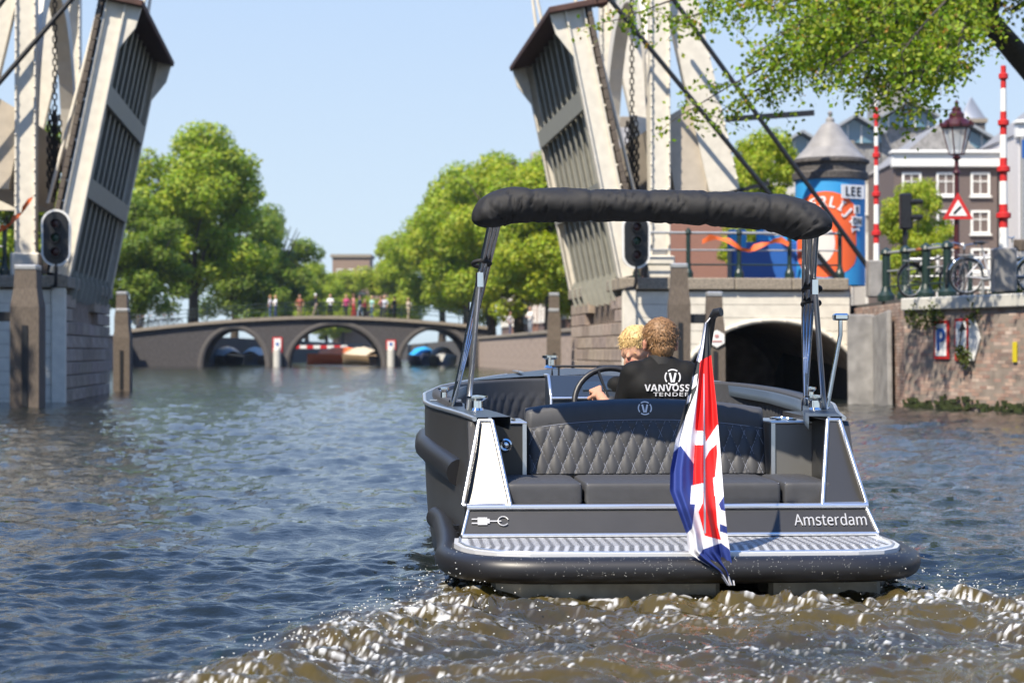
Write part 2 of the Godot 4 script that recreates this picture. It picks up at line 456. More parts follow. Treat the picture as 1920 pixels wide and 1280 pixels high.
func make_water() -> void:
	for i in 4:
		nz[i].seed = 21 + i
		nz[i].noise_type = FastNoiseLite.TYPE_SIMPLEX_SMOOTH
		nz[i].fractal_octaves = 1
		nz[i].frequency = 1.0
	var g := G.new()
	var rows := 860
	var cols := 540
	var d := 3.2
	var V := PackedVector3Array(); var N := PackedVector3Array(); var C := PackedColorArray(); var I := PackedInt32Array()
	var H := PackedFloat32Array()
	for i in rows:
		for j in cols:
			var t := tan(deg_to_rad(-24.0 + 48.0 * j / (cols - 1)))
			var x := t * d
			var z := -d
			var w := wash_at(x, z)
			var a: float = nz[0].get_noise_2d(x * 0.55 + z * 0.12, z * 0.95)
			var b: float = nz[1].get_noise_2d(x * 1.5 - z * 0.4, z * 2.6)
			var e: float = nz[2].get_noise_2d(x * 4.2 + z * 0.8, z * 6.5)
			var f: float = nz[3].get_noise_2d(x * 8.5, z * 11.5)
			var far := clampf(1.0 - (d - 30.0) / 60.0, 0.35, 1.0)
			var h := (a * 0.026 + b * 0.020 * (1.0 + 0.6 * a) + e * 0.0135) * far + f * 0.0045
			var col := Color(0.014, 0.019, 0.018)
			if w.x + w.y > 0.01:
				var r1: float = nz[1].get_noise_2d(x * 2.6 + 7.0, z * 3.3)
				var r2: float = nz[2].get_noise_2d(x * 5.5 + 1.5 * r1, z * 6.5 + 3.0)
				var r3: float = nz[3].get_noise_2d(x * 11.0 + r1, z * 12.0)
				var r4: float = nz[0].get_noise_2d(x * 24.0 + 2.0 * r3, z * 27.0)
				var bp: Vector3 = BOAT.affine_inverse() * Vector3(x, 0, z)
				var roll := exp(-pow((bp.z - 0.86 - 0.1 * r1) / 0.14, 2.0)) * clampf((1.15 - absf(bp.x)) / 0.2, 0.0, 1.0)   # water heaping up close behind the platform
				h += (w.x + w.y) * 0.0035 * r4 + roll * (0.03 + 0.02 * r2)
				h += w.x * (0.020 * r1 + 0.012 * r2 + 0.005 * r3) + w.y * (0.035 + 0.022 * r1 + 0.012 * r2 + 0.005 * r3)
				var silt := clampf(w.x * (0.8 + 0.7 * a) + w.y * 0.45, 0.0, 1.0)
				col = col.lerp(Color(0.072, 0.052, 0.015), silt * 0.9)
				var veil: float = 1.0 - absf(nz[2].get_noise_2d(x * 2.2 + 2.0 * r2, z * 3.4)) * 2.4 + 0.7 * nz[0].get_noise_2d(x * 1.6 + 40.0, z * 2.0)
				var l1: float = 1.0 - minf(1.0, absf(nz[3].get_noise_2d(x * 4.2 + 2.5 * r2, z * 4.8 + r3)) * 5.5)
				var l2: float = 1.0 - minf(1.0, absf(nz[1].get_noise_2d(x * 24.0 + 2.0 * r3, z * 25.0)) * 3.0)
				var lace := maxf(l1, 0.45 * l1 + 0.6 * l2)
				var foam := smoothstep(0.22, 0.70, veil * (0.36 + 0.24 * w.x + 0.6 * w.y + 0.9 * roll)) * smoothstep(0.36, 0.88, lace + 0.34 * maxf(w.y, 1.2 * roll)) * clampf(w.x + 1.3 * w.y + roll, 0.0, 1.0)
				col = col.lerp(Color(0.70, 0.70, 0.67), foam * 0.9)
				h += foam * 0.004
			V.append(Vector3(x, h, z)); C.append(col)
		d *= 1.02 if d < 5.6 else (1.0026 if d < 10.5 else 1.007)
	for i in rows:
		for j in cols:
			var k := i * cols + j
			var dx := V[k + (1 if j < cols - 1 else 0)] - V[k - (1 if j > 0 else 0)]
			var dz := V[k + (cols if i < rows - 1 else 0)] - V[k - (cols if i > 0 else 0)]
			N.append(dx.cross(dz).normalized())
			if i < rows - 1 and j < cols - 1:
				I.append_array(PackedInt32Array([k, k + cols, k + cols + 1, k, k + cols + 1, k + 1]))
	g.v = V; g.n = N; g.c = C; g.ix = I
	g.uv.resize(V.size())
	print("water to ", d)
	setting(g, "water", M.water)
	var s := G.new()
	s.col = Color(0.014, 0.019, 0.018)
	s.quad(Vector3(-400, -0.35, 60), Vector3(400, -0.35, 60), Vector3(400, -0.35, -900), Vector3(-400, -0.35, -900))
	setting(s, "water_beyond", M.water)
	# spray thrown up along the crests of the wash
	var ball := SphereMesh.new()
	ball.radius = 1.0; ball.height = 2.0; ball.radial_segments = 8; ball.rings = 4
	ball.material = M.droplet
	var list := []
	rng.seed = 77
	while list.size() < 900:
		var lx := rng.randf_range(-2.3, 2.6)
		var lz := rng.randf_range(-0.3, 2.6)
		var p: Vector3 = BOAT * Vector3(lx, 0, lz)
		var w := wash_at(p.x, p.z)
		if rng.randf() > w.y * 0.9 + w.x * 0.10: continue
		var k := rng.randf()
		var near_stern := clampf(1.0 - absf(lz - 0.45) / 0.6, 0.0, 1.0)
		p.y = 0.02 + w.y * 0.07 + k * k * (0.05 + 0.13 * near_stern * w.y) + rng.randf_range(-0.02, 0.02)
		var r := rng.randf_range(0.0015, 0.0048) * (1.0 - 0.5 * k)
		list.append(Transform3D(Basis.from_scale(Vector3(r * rng.randf_range(0.8, 1.5), r * rng.randf_range(0.7, 1.1), r)), p))
	var mm := MultiMesh.new()
	mm.transform_format = MultiMesh.TRANSFORM_3D
	mm.mesh = ball
	mm.instance_count = list.size()
	for i in list.size(): mm.set_instance_transform(i, list[i])
	var sp := MultiMeshInstance3D.new()
	sp.name = "spray"
	sp.multimesh = mm
	sp.set_meta("kind", "stuff")
	sp.set_meta("label", "drops of spray flying above the foaming wash astern of the tender")
	sp.set_meta("category", "spray")
	add_child(sp)

func slab(poly: Array, y0: float, y1: float) -> G:   # plan polygon of Vector2(x, z), from y0 up to y1
	var g := G.new()
	var pl := PackedVector2Array()
	for p: Vector2 in poly: pl.append(Vector2(p.x, -p.y))
	g.prism(pl, y1 - y0, Transform3D(Basis(Vector3(1, 0, 0), Vector3(0, 0, -1), Vector3(0, 1, 0)), Vector3(0, (y0 + y1) / 2, 0)))
	return g

func cw(u: float, w: float) -> Vector2:   # canal frame to world plan
	var p := CANAL * Vector3(u, 0, w)
	return Vector2(p.x, p.z)

func courses(parent: Node3D, a: Vector2, b: Vector2, y0: float, y1: float, bh: float, bl: float, tones: Array, called := "brickwork", gap := 0.008, proud := 0.02) -> void:   # one mesh of bricks on the left-hand side of a -> b
	var g := G.new()
	var dir := (b - a).normalized()
	var out := Vector2(-dir.y, dir.x)
	var len := (b - a).length()
	var basis := Basis(Vector3(dir.x, 0, dir.y), Vector3.UP, Vector3(out.x, 0, out.y))
	if basis.determinant() < 0: basis.x = -basis.x
	var ny := int((y1 - y0) / bh)
	for i in ny:
		var s := -bl * (0.5 if i % 2 else 0.0) - rng.randf() * 0.02
		while s < len:
			var s0 := maxf(s, 0.0)
			var s1 := minf(s + bl, len)
			if s1 - s0 > 0.03:
				var t: Color = tones[rng.randi() % tones.size()]
				var k := rng.randf_range(0.8, 1.15)
				g.col = Color(t.r * k, t.g * k, t.b * k)
				var m := a + dir * (s0 + s1) / 2 + out * (proud / 2 + rng.randf_range(-0.004, 0.003))
				g.box(Vector3(m.x, y0 + (i + 0.5) * bh, m.y), Vector3(s1 - s0 - gap, bh - gap, proud), basis)
			s += bl
	part(g, called, M.brick, parent, "", true)

func make_banks() -> void:
	setting(slab([Vector2(-24.2, -158.2), Vector2(-22.5, -300), Vector2(-130, -312), Vector2(-130, -151)], -1.0, 2.3), "street_beyond", M.asphalt)
	# right bank: the street behind the quay wall, then along the canal to the far bridge
	var q0 := Vector2(7.7, -44.2); var q1 := Vector2(7.7, -38.6); var q2 := Vector2(16.5, -17.5)
	setting(slab([q0, q1, q2, Vector2(90, -17.5), Vector2(90, -400), cw(11.5, -340), cw(11.5, -9.5), cw(11.0, -6.0)], -1.0, 2.12), "street_right", M.asphalt)
	setting(slab([cw(-14.8, -9.0), cw(-14.8, -340), Vector2(-160, -330), Vector2(-160, 10), cw(-14.8, 40)], -1.0, 2.12), "street_left", M.asphalt)
	rng.seed = 9
	# brick quay wall on the right, its coping, the strip of grass and the low rail
	var wall := thing("quay_wall", "sunlit red brick quay wall with bluestone coping and boating signs", "wall", Vector3(7.7, 0, -38.6))
	var g := G.new()
	var dir := (q2 - q1).normalized()
	var nrm := Vector2(dir.y, -dir.x)
	if nrm.x > 0: nrm = -nrm
	var bs := Basis(Vector3(dir.x, 0, dir.y), Vector3.UP, Vector3(nrm.x, 0, nrm.y))
	if bs.determinant() < 0: bs.x = -bs.x
	var L := (q2 - q1).length()
	var mid := (q1 + q2) / 2 + nrm * 0.05
	g.box(Vector3(mid.x, 0.55, mid.y), Vector3(L, 3.1, 0.1), bs)
	part(g, "wall_core", M.mortar, wall)
	var tones := [Color(0.42, 0.29, 0.23), Color(0.38, 0.25, 0.20), Color(0.45, 0.33, 0.265), Color(0.35, 0.255, 0.215), Color(0.47, 0.37, 0.31)]
	courses(wall, q2 + nrm * 0.1, q1 + nrm * 0.1, 0.0, 1.86, 0.066, 0.22, tones)
	courses(wall, q1 + nrm * 0.1, q0 + nrm * 0.1, 0.0, 2.1, 0.066, 0.22, tones)
	for i in 10:
		var s0 := L * i / 10.0; var s1 := L * (i + 1) / 10.0 - 0.015
		var c := q1 + dir * (s0 + s1) / 2 - nrm * 0.12
		var gc := G.new()
		gc.box(Vector3(c.x, 1.99, c.y), Vector3(s1 - s0, 0.24, 0.62), bs, 0.02)
		part(gc, "coping_stone", M.cream_grey, wall)
	var gm := G.new()   # growth of weed along the waterline
	for i in 900:
		var s := rng.randf() * L
		var c := q1 + dir * s + nrm * (0.125 + rng.randf() * 0.02)
		gm.col = Color(0.03, 0.04, 0.012) * rng.randf_range(0.6, 1.5)
		gm.box(Vector3(c.x, 0.02 + rng.randf() * rng.randf() * 0.26, c.y), Vector3(rng.randf_range(0.04, 0.16), rng.randf_range(0.03, 0.09), 0.02), bs)
	part(gm, "waterline_weed", M.plain, wall, "", true)
	for i in 7:   # tufts growing out of the joints
		var s: float = [0.4, 1.1, 1.2, 2.0, 2.3, 0.75, 2.15][i]
		var y: float = [1.75, 1.8, 1.72, 1.05, 1.75, 1.65, 1.0][i]
		var gt := G.new()
		for k in 60:
			var o := Vector3(rng.randfn() * 0.09, rng.randfn() * 0.10, 0.0)
			var p := Vector3(q1.x + dir.x * s, y, q1.y + dir.y * s) + bs * o + bs.z * (0.14 + rng.randf() * 0.12)
			gt.col = Color(0.10, 0.13, 0.025) * rng.randf_range(0.5, 1.3)
			var e1 := Vector3(rng.randfn(), rng.randfn(), rng.randfn()).normalized() * 0.05
			var e2 := Vector3(rng.randfn(), rng.randfn(), rng.randfn()).normalized() * 0.03
			gt.quad(p - e1, p + e2, p + e1, p - e2)
		part(gt, "wall_plant", M.leaf, wall, "", true)
	# two painted boating signs and a number plate on the wall
	sign_on_wall(q1 + dir * 1.28 + nrm * 0.13, bs, 0.95, "parking")
	sign_on_wall(q1 + dir * 2.02 + nrm * 0.13, bs, 0.95, "arrow")
	var gv := G.new()
	var py := q1 + dir * 3.5 + nrm * 0.13
	var yp := thing("yellow_plate", "small yellow plate fixed to the brick quay wall", "plate", Vector3(py.x, 1.0, py.y))
	gv.box(Vector3(py.x, 1.07, py.y), Vector3(0.12, 0.36, 0.02), bs, 0.004)
	part(gv, "plate", mat("yellow", Color(0.55, 0.45, 0.02), 0.5), yp)
	var grass := slab([q1 + dir * 1.5 - nrm * 0.5, q2 - nrm * 0.5, q2 - nrm * 2.2, q1 + dir * 1.5 - nrm * 2.2], 2.1, 2.16)
	setting(grass, "grass_verge", M.grass)
	var blades := G.new()
	for i in 2500:
		var p := q1 + dir * rng.randf_range(1.5, L) - nrm * rng.randf_range(0.45, 1.6)
		blades.col = Color(0.11, 0.15, 0.02) * rng.randf_range(0.5, 1.3)
		var o := Vector3(p.x, 2.15, p.y)
		var e := Vector3(rng.randfn(), 0, rng.randfn()) * 0.02
		blades.tri(o - e, o + e, o + Vector3(rng.randfn() * 0.03, rng.randf_range(0.06, 0.2), rng.randfn() * 0.03))
	var bl := part(blades, "grass_blades", M.leaf, self)
	bl.set_meta("kind", "stuff"); bl.set_meta("label", "rough green grass along the top of the brick quay"); bl.set_meta("category", "grass")
	var rail := thing("low_rail", "low galvanised tube rail on the grass above the quay wall", "railing", Vector3(q1.x, 2.1, q1.y))
	var r0 := q1 + dir * 1.9 - nrm * 0.35
	var r1 := q2 - nrm * 0.35
	var gr := G.new()
	gr.tube([Vector3(r0.x, 2.42, r0.y), Vector3(r1.x, 2.42, r1.y)], 0.035, 8)
	part(gr, "rail", M.zinc, rail)
	for i in 10:
		var p := r0.lerp(r1, i / 9.0)
		var gp := G.new()
		gp.tube([Vector3(p.x, 2.1, p.y), Vector3(p.x, 2.40, p.y)], 0.028, 8)
		part(gp, "post", M.zinc, rail)
	# lit brick quay along the canal towards the far bridge, and its twin on the left
	for side: int in [1, -1]:
		var u := 11.5 if side > 0 else -14.8
		var qw := thing("canal_wall", "pale sunlit brick wall lining the canal up to the arched bridge" if side > 0 else "shaded brick wall lining the canal below the leafy elms", "wall", Vector3(u, 0, -60), CANAL)
		var gq := G.new()
		var wa := -12.0 if side > 0 else -10.0
		gq.box(Vector3(u - side * 0.12, 0.5, (wa - 106.0) / 2), Vector3(0.24, 3.1, 106.0 + wa), Basis())
		part(gq, "wall_face", M.canal_brick, qw)
		var gk := G.new()
		gk.box(Vector3(u - side * 0.05, 2.12, (wa - 106.0) / 2), Vector3(0.6, 0.18, 106.0 + wa), Basis(), 0.02)
		part(gk, "coping", M.stone, qw)

func sign_on_wall(at: Vector2, bs: Basis, y: float, kind: String) -> void:
	var t := Transform3D(bs, Vector3(at.x, y, at.y))
	if kind == "parking":
		var s := thing("mooring_sign", "white board with red border and dark letter P on brick quay", "sign", Vector3.ZERO, t)
		var g := G.new()
		g.box(Vector3(0, 0.35, 0), Vector3(0.46, 0.72, 0.03), Basis(), 0.004)
		part(g, "red_border", M.red_paint, s)
		g = G.new()
		g.box(Vector3(0, 0.35, 0.018), Vector3(0.34, 0.6, 0.012))
		part(g, "white_face", M.white_paint, s)
		lettering("P", 0.42, 0.008, M.sign_blue, s, "letter", Transform3D(Basis(), Vector3(0, 0.35, 0.03)), "Droid Sans", true)
	else:
		var s := thing("direction_sign", "white pointed board beside red bordered mooring symbol on brick quay", "sign", Vector3.ZERO, t)
		var g := G.new()
		g.box(Vector3(-0.1, 0.35, 0), Vector3(0.42, 0.78, 0.03), Basis(), 0.004)
		part(g, "red_border", M.red_paint, s)
		g = G.new()
		g.box(Vector3(-0.1, 0.38, 0.018), Vector3(0.32, 0.62, 0.012))
		part(g, "white_face", M.white_paint, s)
		g = G.new()
		g.prism(PackedVector2Array([Vector2(0.13, -0.04), Vector2(0.28, -0.04), Vector2(0.47, 0.37), Vector2(0.28, 0.78), Vector2(0.13, 0.78)]), 0.03)
		part(g, "pointed_board", M.white_paint, s)
		g = G.new()
		g.bar(Vector3(-0.17, 0.16, 0.028), Vector3(-0.05, 0.56, 0.028), 0.035, 0.008)
		g.prism(PackedVector2Array([Vector2(-0.17, 0.5), Vector2(0.06, 0.54), Vector2(-0.04, 0.68)]), 0.008, Transform3D(Basis(), Vector3(0, 0, 0.029)))
		g.prism(PackedVector2Array([Vector2(-0.24, 0.14), Vector2(-0.08, 0.1), Vector2(-0.1, 0.18), Vector2(-0.22, 0.22)]), 0.008, Transform3D(Basis(), Vector3(0, 0, 0.029)))
		part(g, "symbol", M.black_steel, s)

func rivets(g: G, a: Vector3, b: Vector3, n: int, r := 0.03) -> void:
	for i in n:
		var p := a.lerp(b, (i + 0.5) / n)
		g.lathe(p - Vector3(0, r, 0), [Vector2(0.001, 0), Vector2(r * 0.8, r * 0.4), Vector2(r, r), Vector2(r * 0.8, r * 1.6), Vector2(0.001, r * 2)], 6)

func dolphin(at: Vector3, w: float, top: float, label: String, frame := Transform3D()) -> Node3D:
	var t := thing("mooring_pile", label, "wooden pile", at, frame, "wooden piles in the water by the bridge")
	var g := G.new()
	var sh := top - 0.45
	var prof := [[-1.0, 1.0], [sh - 0.35, 1.0], [sh, 0.8], [top - 0.1, 0.74]]
	for i in 3:
		var a: float = prof[i][1] * w / 2; var b: float = prof[i + 1][1] * w / 2
		var y0: float = prof[i][0]; var y1: float = prof[i + 1][0]
		var k := [Vector3(-1, 0, 1), Vector3(1, 0, 1), Vector3(1, 0, -1), Vector3(-1, 0, -1)]
		for j in 4:
			g.quad(at + k[j] * a + Vector3(0, y0, 0), at + k[(j + 1) % 4] * a + Vector3(0, y0, 0), at + k[(j + 1) % 4] * b + Vector3(0, y1, 0), at + k[j] * b + Vector3(0, y1, 0))
	part(g, "timber", M.timber, t)
	g = G.new()
	g.box(at + Vector3(0, top - 0.05, 0), Vector3(w * 0.78, 0.1, w * 0.78), Basis(), 0.02)
	part(g, "cap", M.zinc, t)
	g = G.new()
	g.box(at + Vector3(w * 0.02, (top - 0.9) / 2 - 0.1, w * 0.5 + 0.012), Vector3(w * 0.2, top - 1.2, 0.02))
	part(g, "wear_strip", M.black_steel, t)
	return t

func signal_light(s: int) -> void:
	var at := Vector3(s * 6.2 if s > 0 else -6.12, 2.87, 0.62)
	var t := thing("bridge_signal", "oval bridge traffic signal with three unlit lamps before the " + ("sunlit white abutment" if s > 0 else "shaded abutment"), "traffic signal", at, CANAL)
	var oval := func(w: float, h: float) -> PackedVector2Array:
		var p := PackedVector2Array()
		for i in 32:
			var a := TAU * i / 32
			p.append(Vector2(cos(a) * w, sin(a) * w + (h - w) * signf(sin(a) + 0.0001)))
		return p
	var c := at + Vector3(0, 0.6, 0)
	var g := G.new()
	g.prism(oval.call(0.31, 0.60), 0.06, Transform3D(Basis(), c))
	part(g, "white_rim", M.white_paint, t)
	g = G.new()
	g.prism(oval.call(0.265, 0.555), 0.05, Transform3D(Basis(), c + Vector3(0, 0, 0.012)))
	part(g, "backboard", M.black_steel, t)
	for i in 3:
		var p := c + Vector3(0, 0.3 - 0.3 * i, 0.04)
		g = G.new()
		g.lathe(p, [Vector2(0.11, 0.0), Vector2(0.11, 0.14), Vector2(0.095, 0.14), Vector2(0.095, 0.02)], 16, Basis(Vector3.RIGHT, PI / 2))
		var h := part(g, "hood", M.black_steel, t)
		g = G.new()
		g.lathe(p, [Vector2(0.093, 0.02), Vector2(0.06, 0.045), Vector2(0.001, 0.055)], 16, Basis(Vector3.RIGHT, PI / 2))
		part(g, "lens", M.lamp_off_green if i == 1 else M.lamp_off_red, h)
	g = G.new()
	g.tube([c + Vector3(0, -0.55, 0), c + Vector3(0, -0.9, 0), c + Vector3(-0.02, -1.0, -0.06), c + Vector3(-0.12, -1.02, -0.2), c + Vector3(-0.14, -1.02, -0.64)], 0.04, 8)
	part(g, "bracket", M.black_steel, t)

func make_bascule() -> void:
	rng.seed = 31
	for s: int in [-1, 1]:
		var lit := "sunlit" if s > 0 else "shaded"
		var ue := 11.05 if s > 0 else 13.5
		# abutment
		var ab := thing("bridge_abutment", ("sunlit white boarded bridge abutment with a dark tunnel arch" if s > 0 else "shaded grey boarded abutment below the raised bridge leaf"), "bridge abutment", Vector3(s * 8.0, 0, -4.5), CANAL)
		var g := G.new()
		if s > 0:   # core left open where the tunnel runs through
			g.box(Vector3(6.68, 0.8, -4.6), Vector3(1.06, 3.5, 8.6))
			g.box(Vector3(9.2, 2.2, -4.6), Vector3(4.0, 0.7, 8.6)); g.box(Vector3(9.3, 0.8, -8.7), Vector3(4.2, 3.5, 0.3))
		else:
			g.box(Vector3(s * (6.15 + ue) / 2, 0.8, -4.6), Vector3(ue - 6.15, 3.5, 8.6))
		part(g, "core", M.canal_brick, ab)
		# canal face of big weathered blocks
		var y := -0.3
		var row := 0
		while y < 2.3:
			var h := 0.29
			var k := 0.0 if row % 2 else 0.55
			var z0 := 0.0
			while z0 < 8.95:
				var z1 := minf(z0 + (1.25 if z0 > 0 or k == 0.0 else k), 9.0)
				var recess := z0 > 0.6 and z1 < 6.5 and y > 1.55
				if not recess:
					g = G.new()
					var tone := rng.randf_range(0.7, 1.1)
					g.col = Color(tone, tone * rng.randf_range(0.95, 1.0), tone * rng.randf_range(0.9, 1.0))
					g.box(Vector3(s * 6.09, y + h / 2, -(z0 + z1) / 2), Vector3(0.18, h - 0.02, z1 - z0 - 0.02), Basis(), 0.012)
					part(g, "stone_block", M.stone_block, ab)
				z0 = z1
			y += h
			row += 1
		g = G.new()
		g.box(Vector3(s * 6.2, 1.0, -4.5), Vector3(0.1, 3.0, 8.9))
		part(g, "joint_backing", M.mortar, ab)
		# front boards, cut round the tunnel arch on the right
		var uc := 9.34; var ra := 2.1; var hy := 1.72
		for i in 9:
			var y0 := -0.2 + i * 0.29; var y1 := y0 + 0.28
			var spans := []
			if s < 0: spans = [[-ue, -6.3]]
			else:
				spans = [[6.3, uc], [uc, 11.08]]
			for sp_i in spans.size():
				var a: float = spans[sp_i][0]; var b: float = spans[sp_i][1]
				var pl := PackedVector2Array()
				if s > 0 and y0 < hy:
					var arc := []
					for q in 9:
						var yy := lerpf(y0, minf(y1, hy), q / 8.0)
						arc.append(Vector2(ra * sqrt(maxf(0.0, 1.0 - pow(maxf(yy, 0.0) / hy, 2.0))), yy))
					if sp_i == 0:
						pl.append(Vector2(a, y0))
						for q: Vector2 in arc: pl.append(Vector2(uc - q.x, q.y))
						if y1 > hy: pl.append(Vector2(uc, y1))
						pl.append(Vector2(a, y1))
					else:
						pl.append(Vector2(b, y0)); pl.append(Vector2(b, y1))
						if y1 > hy: pl.append(Vector2(uc, y1))
						for q in range(8, -1, -1): pl.append(Vector2(minf(uc + arc[q].x, b - 0.02), arc[q].y))
				else:
					pl = PackedVector2Array([Vector2(a, y0), Vector2(b, y0), Vector2(b, y1), Vector2(a, y1)])
				g = G.new()
				g.prism(pl, 0.06, Transform3D(Basis(), Vector3(0, 0, -0.03 + rng.randf_range(-0.004, 0.004))))
				part(g, "board", M.cream, ab)
		g = G.new()
		g.box(Vector3(s * 6.14, 1.15, 0.0), Vector3(0.3, 2.8, 0.16), Basis(), 0.015)
		part(g, "corner_post", M.cream, ab)
		if s < 0:
			g = G.new()
			g.box(Vector3(-7.75, 1.15, 0.03), Vector3(0.22, 2.8, 0.1), Basis(), 0.012)
			part(g, "cover_strip", M.cream, ab)
			g = G.new()
			g.tube([Vector3(-8.05, -0.2, 0.2), Vector3(-8.05, 0.75, 0.2), Vector3(-8.2, 0.85, 0.2), Vector3(-8.6, 0.85, 0.2)], 0.05, 8)
			part(g, "pipe", M.black_steel, ab)
		else:   # steel rim round the arch, tunnel vault behind
			g = G.new()
			var rows := []
			var rim := []
			for q in 25:
				var a := 0.18 + (PI - 0.18) * q / 24
				var p := Vector3(uc + cos(a) * ra, sin(a) * hy, 0)
				var o := Vector3(cos(a), sin(a), 0)
				rows.append([p + Vector3(0, 0, -8.3), p + Vector3(0, 0, -0.02), p + o * 0.02 + Vector3(0, 0, -0.03)])
				rim.append([p + Vector3(0, 0, -0.1), p + Vector3(0, 0, 0.05), p + o * 0.10 + Vector3(0, 0, 0.05), p + o * 0.10 + Vector3(0, 0, -0.02)])
			g.grid(rows)
			part(g, "tunnel_vault", M.canal_brick, ab)
			g = G.new()
			g.grid(rim)
			part(g, "arch_rim", M.cream, ab)
			g = G.new()
			for q in 12:
				var a := PI * (q + 0.5) / 12
				g.box(Vector3(uc + cos(a) * (ra + 0.05), sin(a) * (hy + 0.05), 0.06), Vector3(0.06, 0.06, 0.03), Basis(Vector3.BACK, a), 0.01)
			part(g, "rim_bolts", M.cream, ab, "", true)
		# coping stones and the paved top
		var n := 4
		for i in n:
			var a := lerpf(5.93, ue, float(i) / n); var b := lerpf(5.93, ue, (i + 1.0) / n) - 0.012
			g = G.new()
			g.box(Vector3(s * (a + b) / 2, 2.57, -0.2), Vector3(b - a, 0.26, 0.62), Basis(), 0.02)
			part(g, "coping_stone", M.stone, ab)
		for i in 6:
			if i in [1, 2, 3] : continue
			g = G.new()
			g.box(Vector3(s * 6.2, 2.57, -0.53 - (i + 0.5) * 1.41), Vector3(0.56, 0.26, 1.40), Basis(), 0.02)
			part(g, "coping_stone", M.stone, ab)
		g = G.new()
		g.box(Vector3(s * (6.5 + ue) / 2, 2.60, -4.8), Vector3(ue - 6.5, 0.14, 8.5))
		part(g, "pavement", M.asphalt, ab)
		# raised leaf
		var tilt := deg_to_rad(11.5)
		var hinge := Vector3(s * 5.98, 2.5, 0)
		var dl := Vector3(-s * sin(tilt), cos(tilt), 0)
		var th := Vector3(s * cos(tilt), sin(tilt), 0)
		var lf := thing("bridge_leaf", "raised bascule leaf with white girders and dark slotted underside on the " + ("sunlit" if s > 0 else "shaded") + " abutment", "drawbridge leaf", hinge, CANAL)
		var X := Transform3D(Basis(dl, th, dl.cross(th)), hinge)
		var LL := 6.15
		for k: float in [0.16, 8.75]:
			g = G.new(); g.xf = X
			g.box(Vector3(LL / 2 + 0.1, 0.2, s * k), Vector3(LL - 0.2, 0.44, 0.06))
			for yy: float in [0.0, 0.40]: g.box(Vector3(LL / 2 + 0.1, yy, s * k), Vector3(LL - 0.2, 0.04, 0.24))
			g.prism(PackedVector2Array([Vector2(LL - 1.0, -0.02), Vector2(LL - 0.45, -0.3), Vector2(LL, -0.34), Vector2(LL, 0.0)]), 0.1, Transform3D(Basis(), Vector3(0, 0, s * k)))
			part(g, "side_girder", M.cream, lf)
		g = G.new(); g.xf = X
		rivets(g, Vector3(0.2, 0.44, s * 0.05), Vector3(LL - 0.2, 0.44, s * 0.05), 13)
		part(g, "rivets", M.cream, lf, "", true)
		for i in 8:
			g = G.new(); g.xf = X
			var k := 0.16 + (i + 1) * (8.59 / 9.0)
			g.box(Vector3(LL / 2 + 0.1, 0.2, s * k), Vector3(LL - 0.3, 0.24, 0.03))
			g.box(Vector3(LL / 2 + 0.1, 0.08, s * k), Vector3(LL - 0.3, 0.03, 0.17))
			g.prism(PackedVector2Array([Vector2(-0.35, 0.1), Vector2(-0.25, -0.1), Vector2(0.1, -0.12), Vector2(0.35, 0.0), Vector2(0.35, 0.3), Vector2(-0.2, 0.3)]), 0.05, Transform3D(Basis(), Vector3(0, 0, s * k)))
			part(g, "stringer", M.leaf_grey, lf)
		for x: float in [2.15, 4.2]:
			g = G.new(); g.xf = X
			g.box(Vector3(x, 0.02, s * 4.45), Vector3(0.42, 0.09, 8.4))
			part(g, "cross_beam", M.leaf_grey, lf)
		g = G.new(); g.xf = X
		g.box(Vector3(LL / 2 + 0.1, 0.40, s * 4.45), Vector3(LL - 0.1, 0.10, 8.35))
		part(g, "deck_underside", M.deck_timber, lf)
		for i in 26:   # deck planks seen edge on
			g = G.new(); g.xf = X
			g.box(Vector3(0.25 + i * 0.232, 0.515, s * 4.45), Vector3(0.222, 0.11, 8.95), Basis(), 0.01)
			part(g, "deck_plank", M.timber, lf)
		g = G.new(); g.xf = X
		g.box(Vector3(LL + 0.07, 0.12, s * 4.45), Vector3(0.14, 1.0, 9.1), Basis(), 0.02)
		part(g, "end_beam", M.rust, lf)
		g = G.new(); g.xf = X
		g.box(Vector3(LL + 0.1, 0.75, s * 0.2), Vector3(0.22, 0.5, 0.22), Basis(), 0.05)
		g.lathe(Vector3(LL + 0.1, 0.85, s * 0.05), [Vector2(0.14, 0), Vector2(0.14, 0.3)], 12, Basis(Vector3.RIGHT, PI / 2))
		part(g, "lifting_eye", M.rust, lf)
		# portal: two posts, cap beam and arched bracing
		var po := thing("bridge_portal", "white riveted drawbridge portal posts with arched brace on the " + lit + " bank", "bridge portal", Vector3(s * 6.9, 2.7, -4.5), CANAL)
		for w: float in [-0.55, -8.4]:
			g = G.new()
			g.box(Vector3(s * 6.9, 7.0, w), Vector3(0.40, 8.7, 0.30))
			for e: float in [-0.2, 0.2]: g.box(Vector3(s * 6.9 + e, 7.0, w), Vector3(0.05, 8.7, 0.42), Basis(), 0.01)
			g.box(Vector3(s * 6.9, 2.95, w), Vector3(0.62, 0.5, 0.6), Basis(), 0.03)
			part(g, "post", M.cream, po)
			g = G.new()
			for e: float in [-0.2, 0.2]: rivets(g, Vector3(s * 6.9 + e, 3.3, w + 0.215), Vector3(s * 6.9 + e, 11.0, w + 0.215), 30, 0.028)
			part(g, "rivets", M.cream, po, "", true)
		g = G.new()
		var pl := PackedVector2Array()
		for q in 21:
			var a := PI * q / 20
			pl.append(Vector2(-4.475 + cos(a) * 3.78, 5.2 + sin(a) * 4.9))
		for q in 21:
			var a := PI - PI * q / 20
			pl.append(Vector2(-4.475 + cos(a) * 3.35, 5.2 + sin(a) * 4.3))
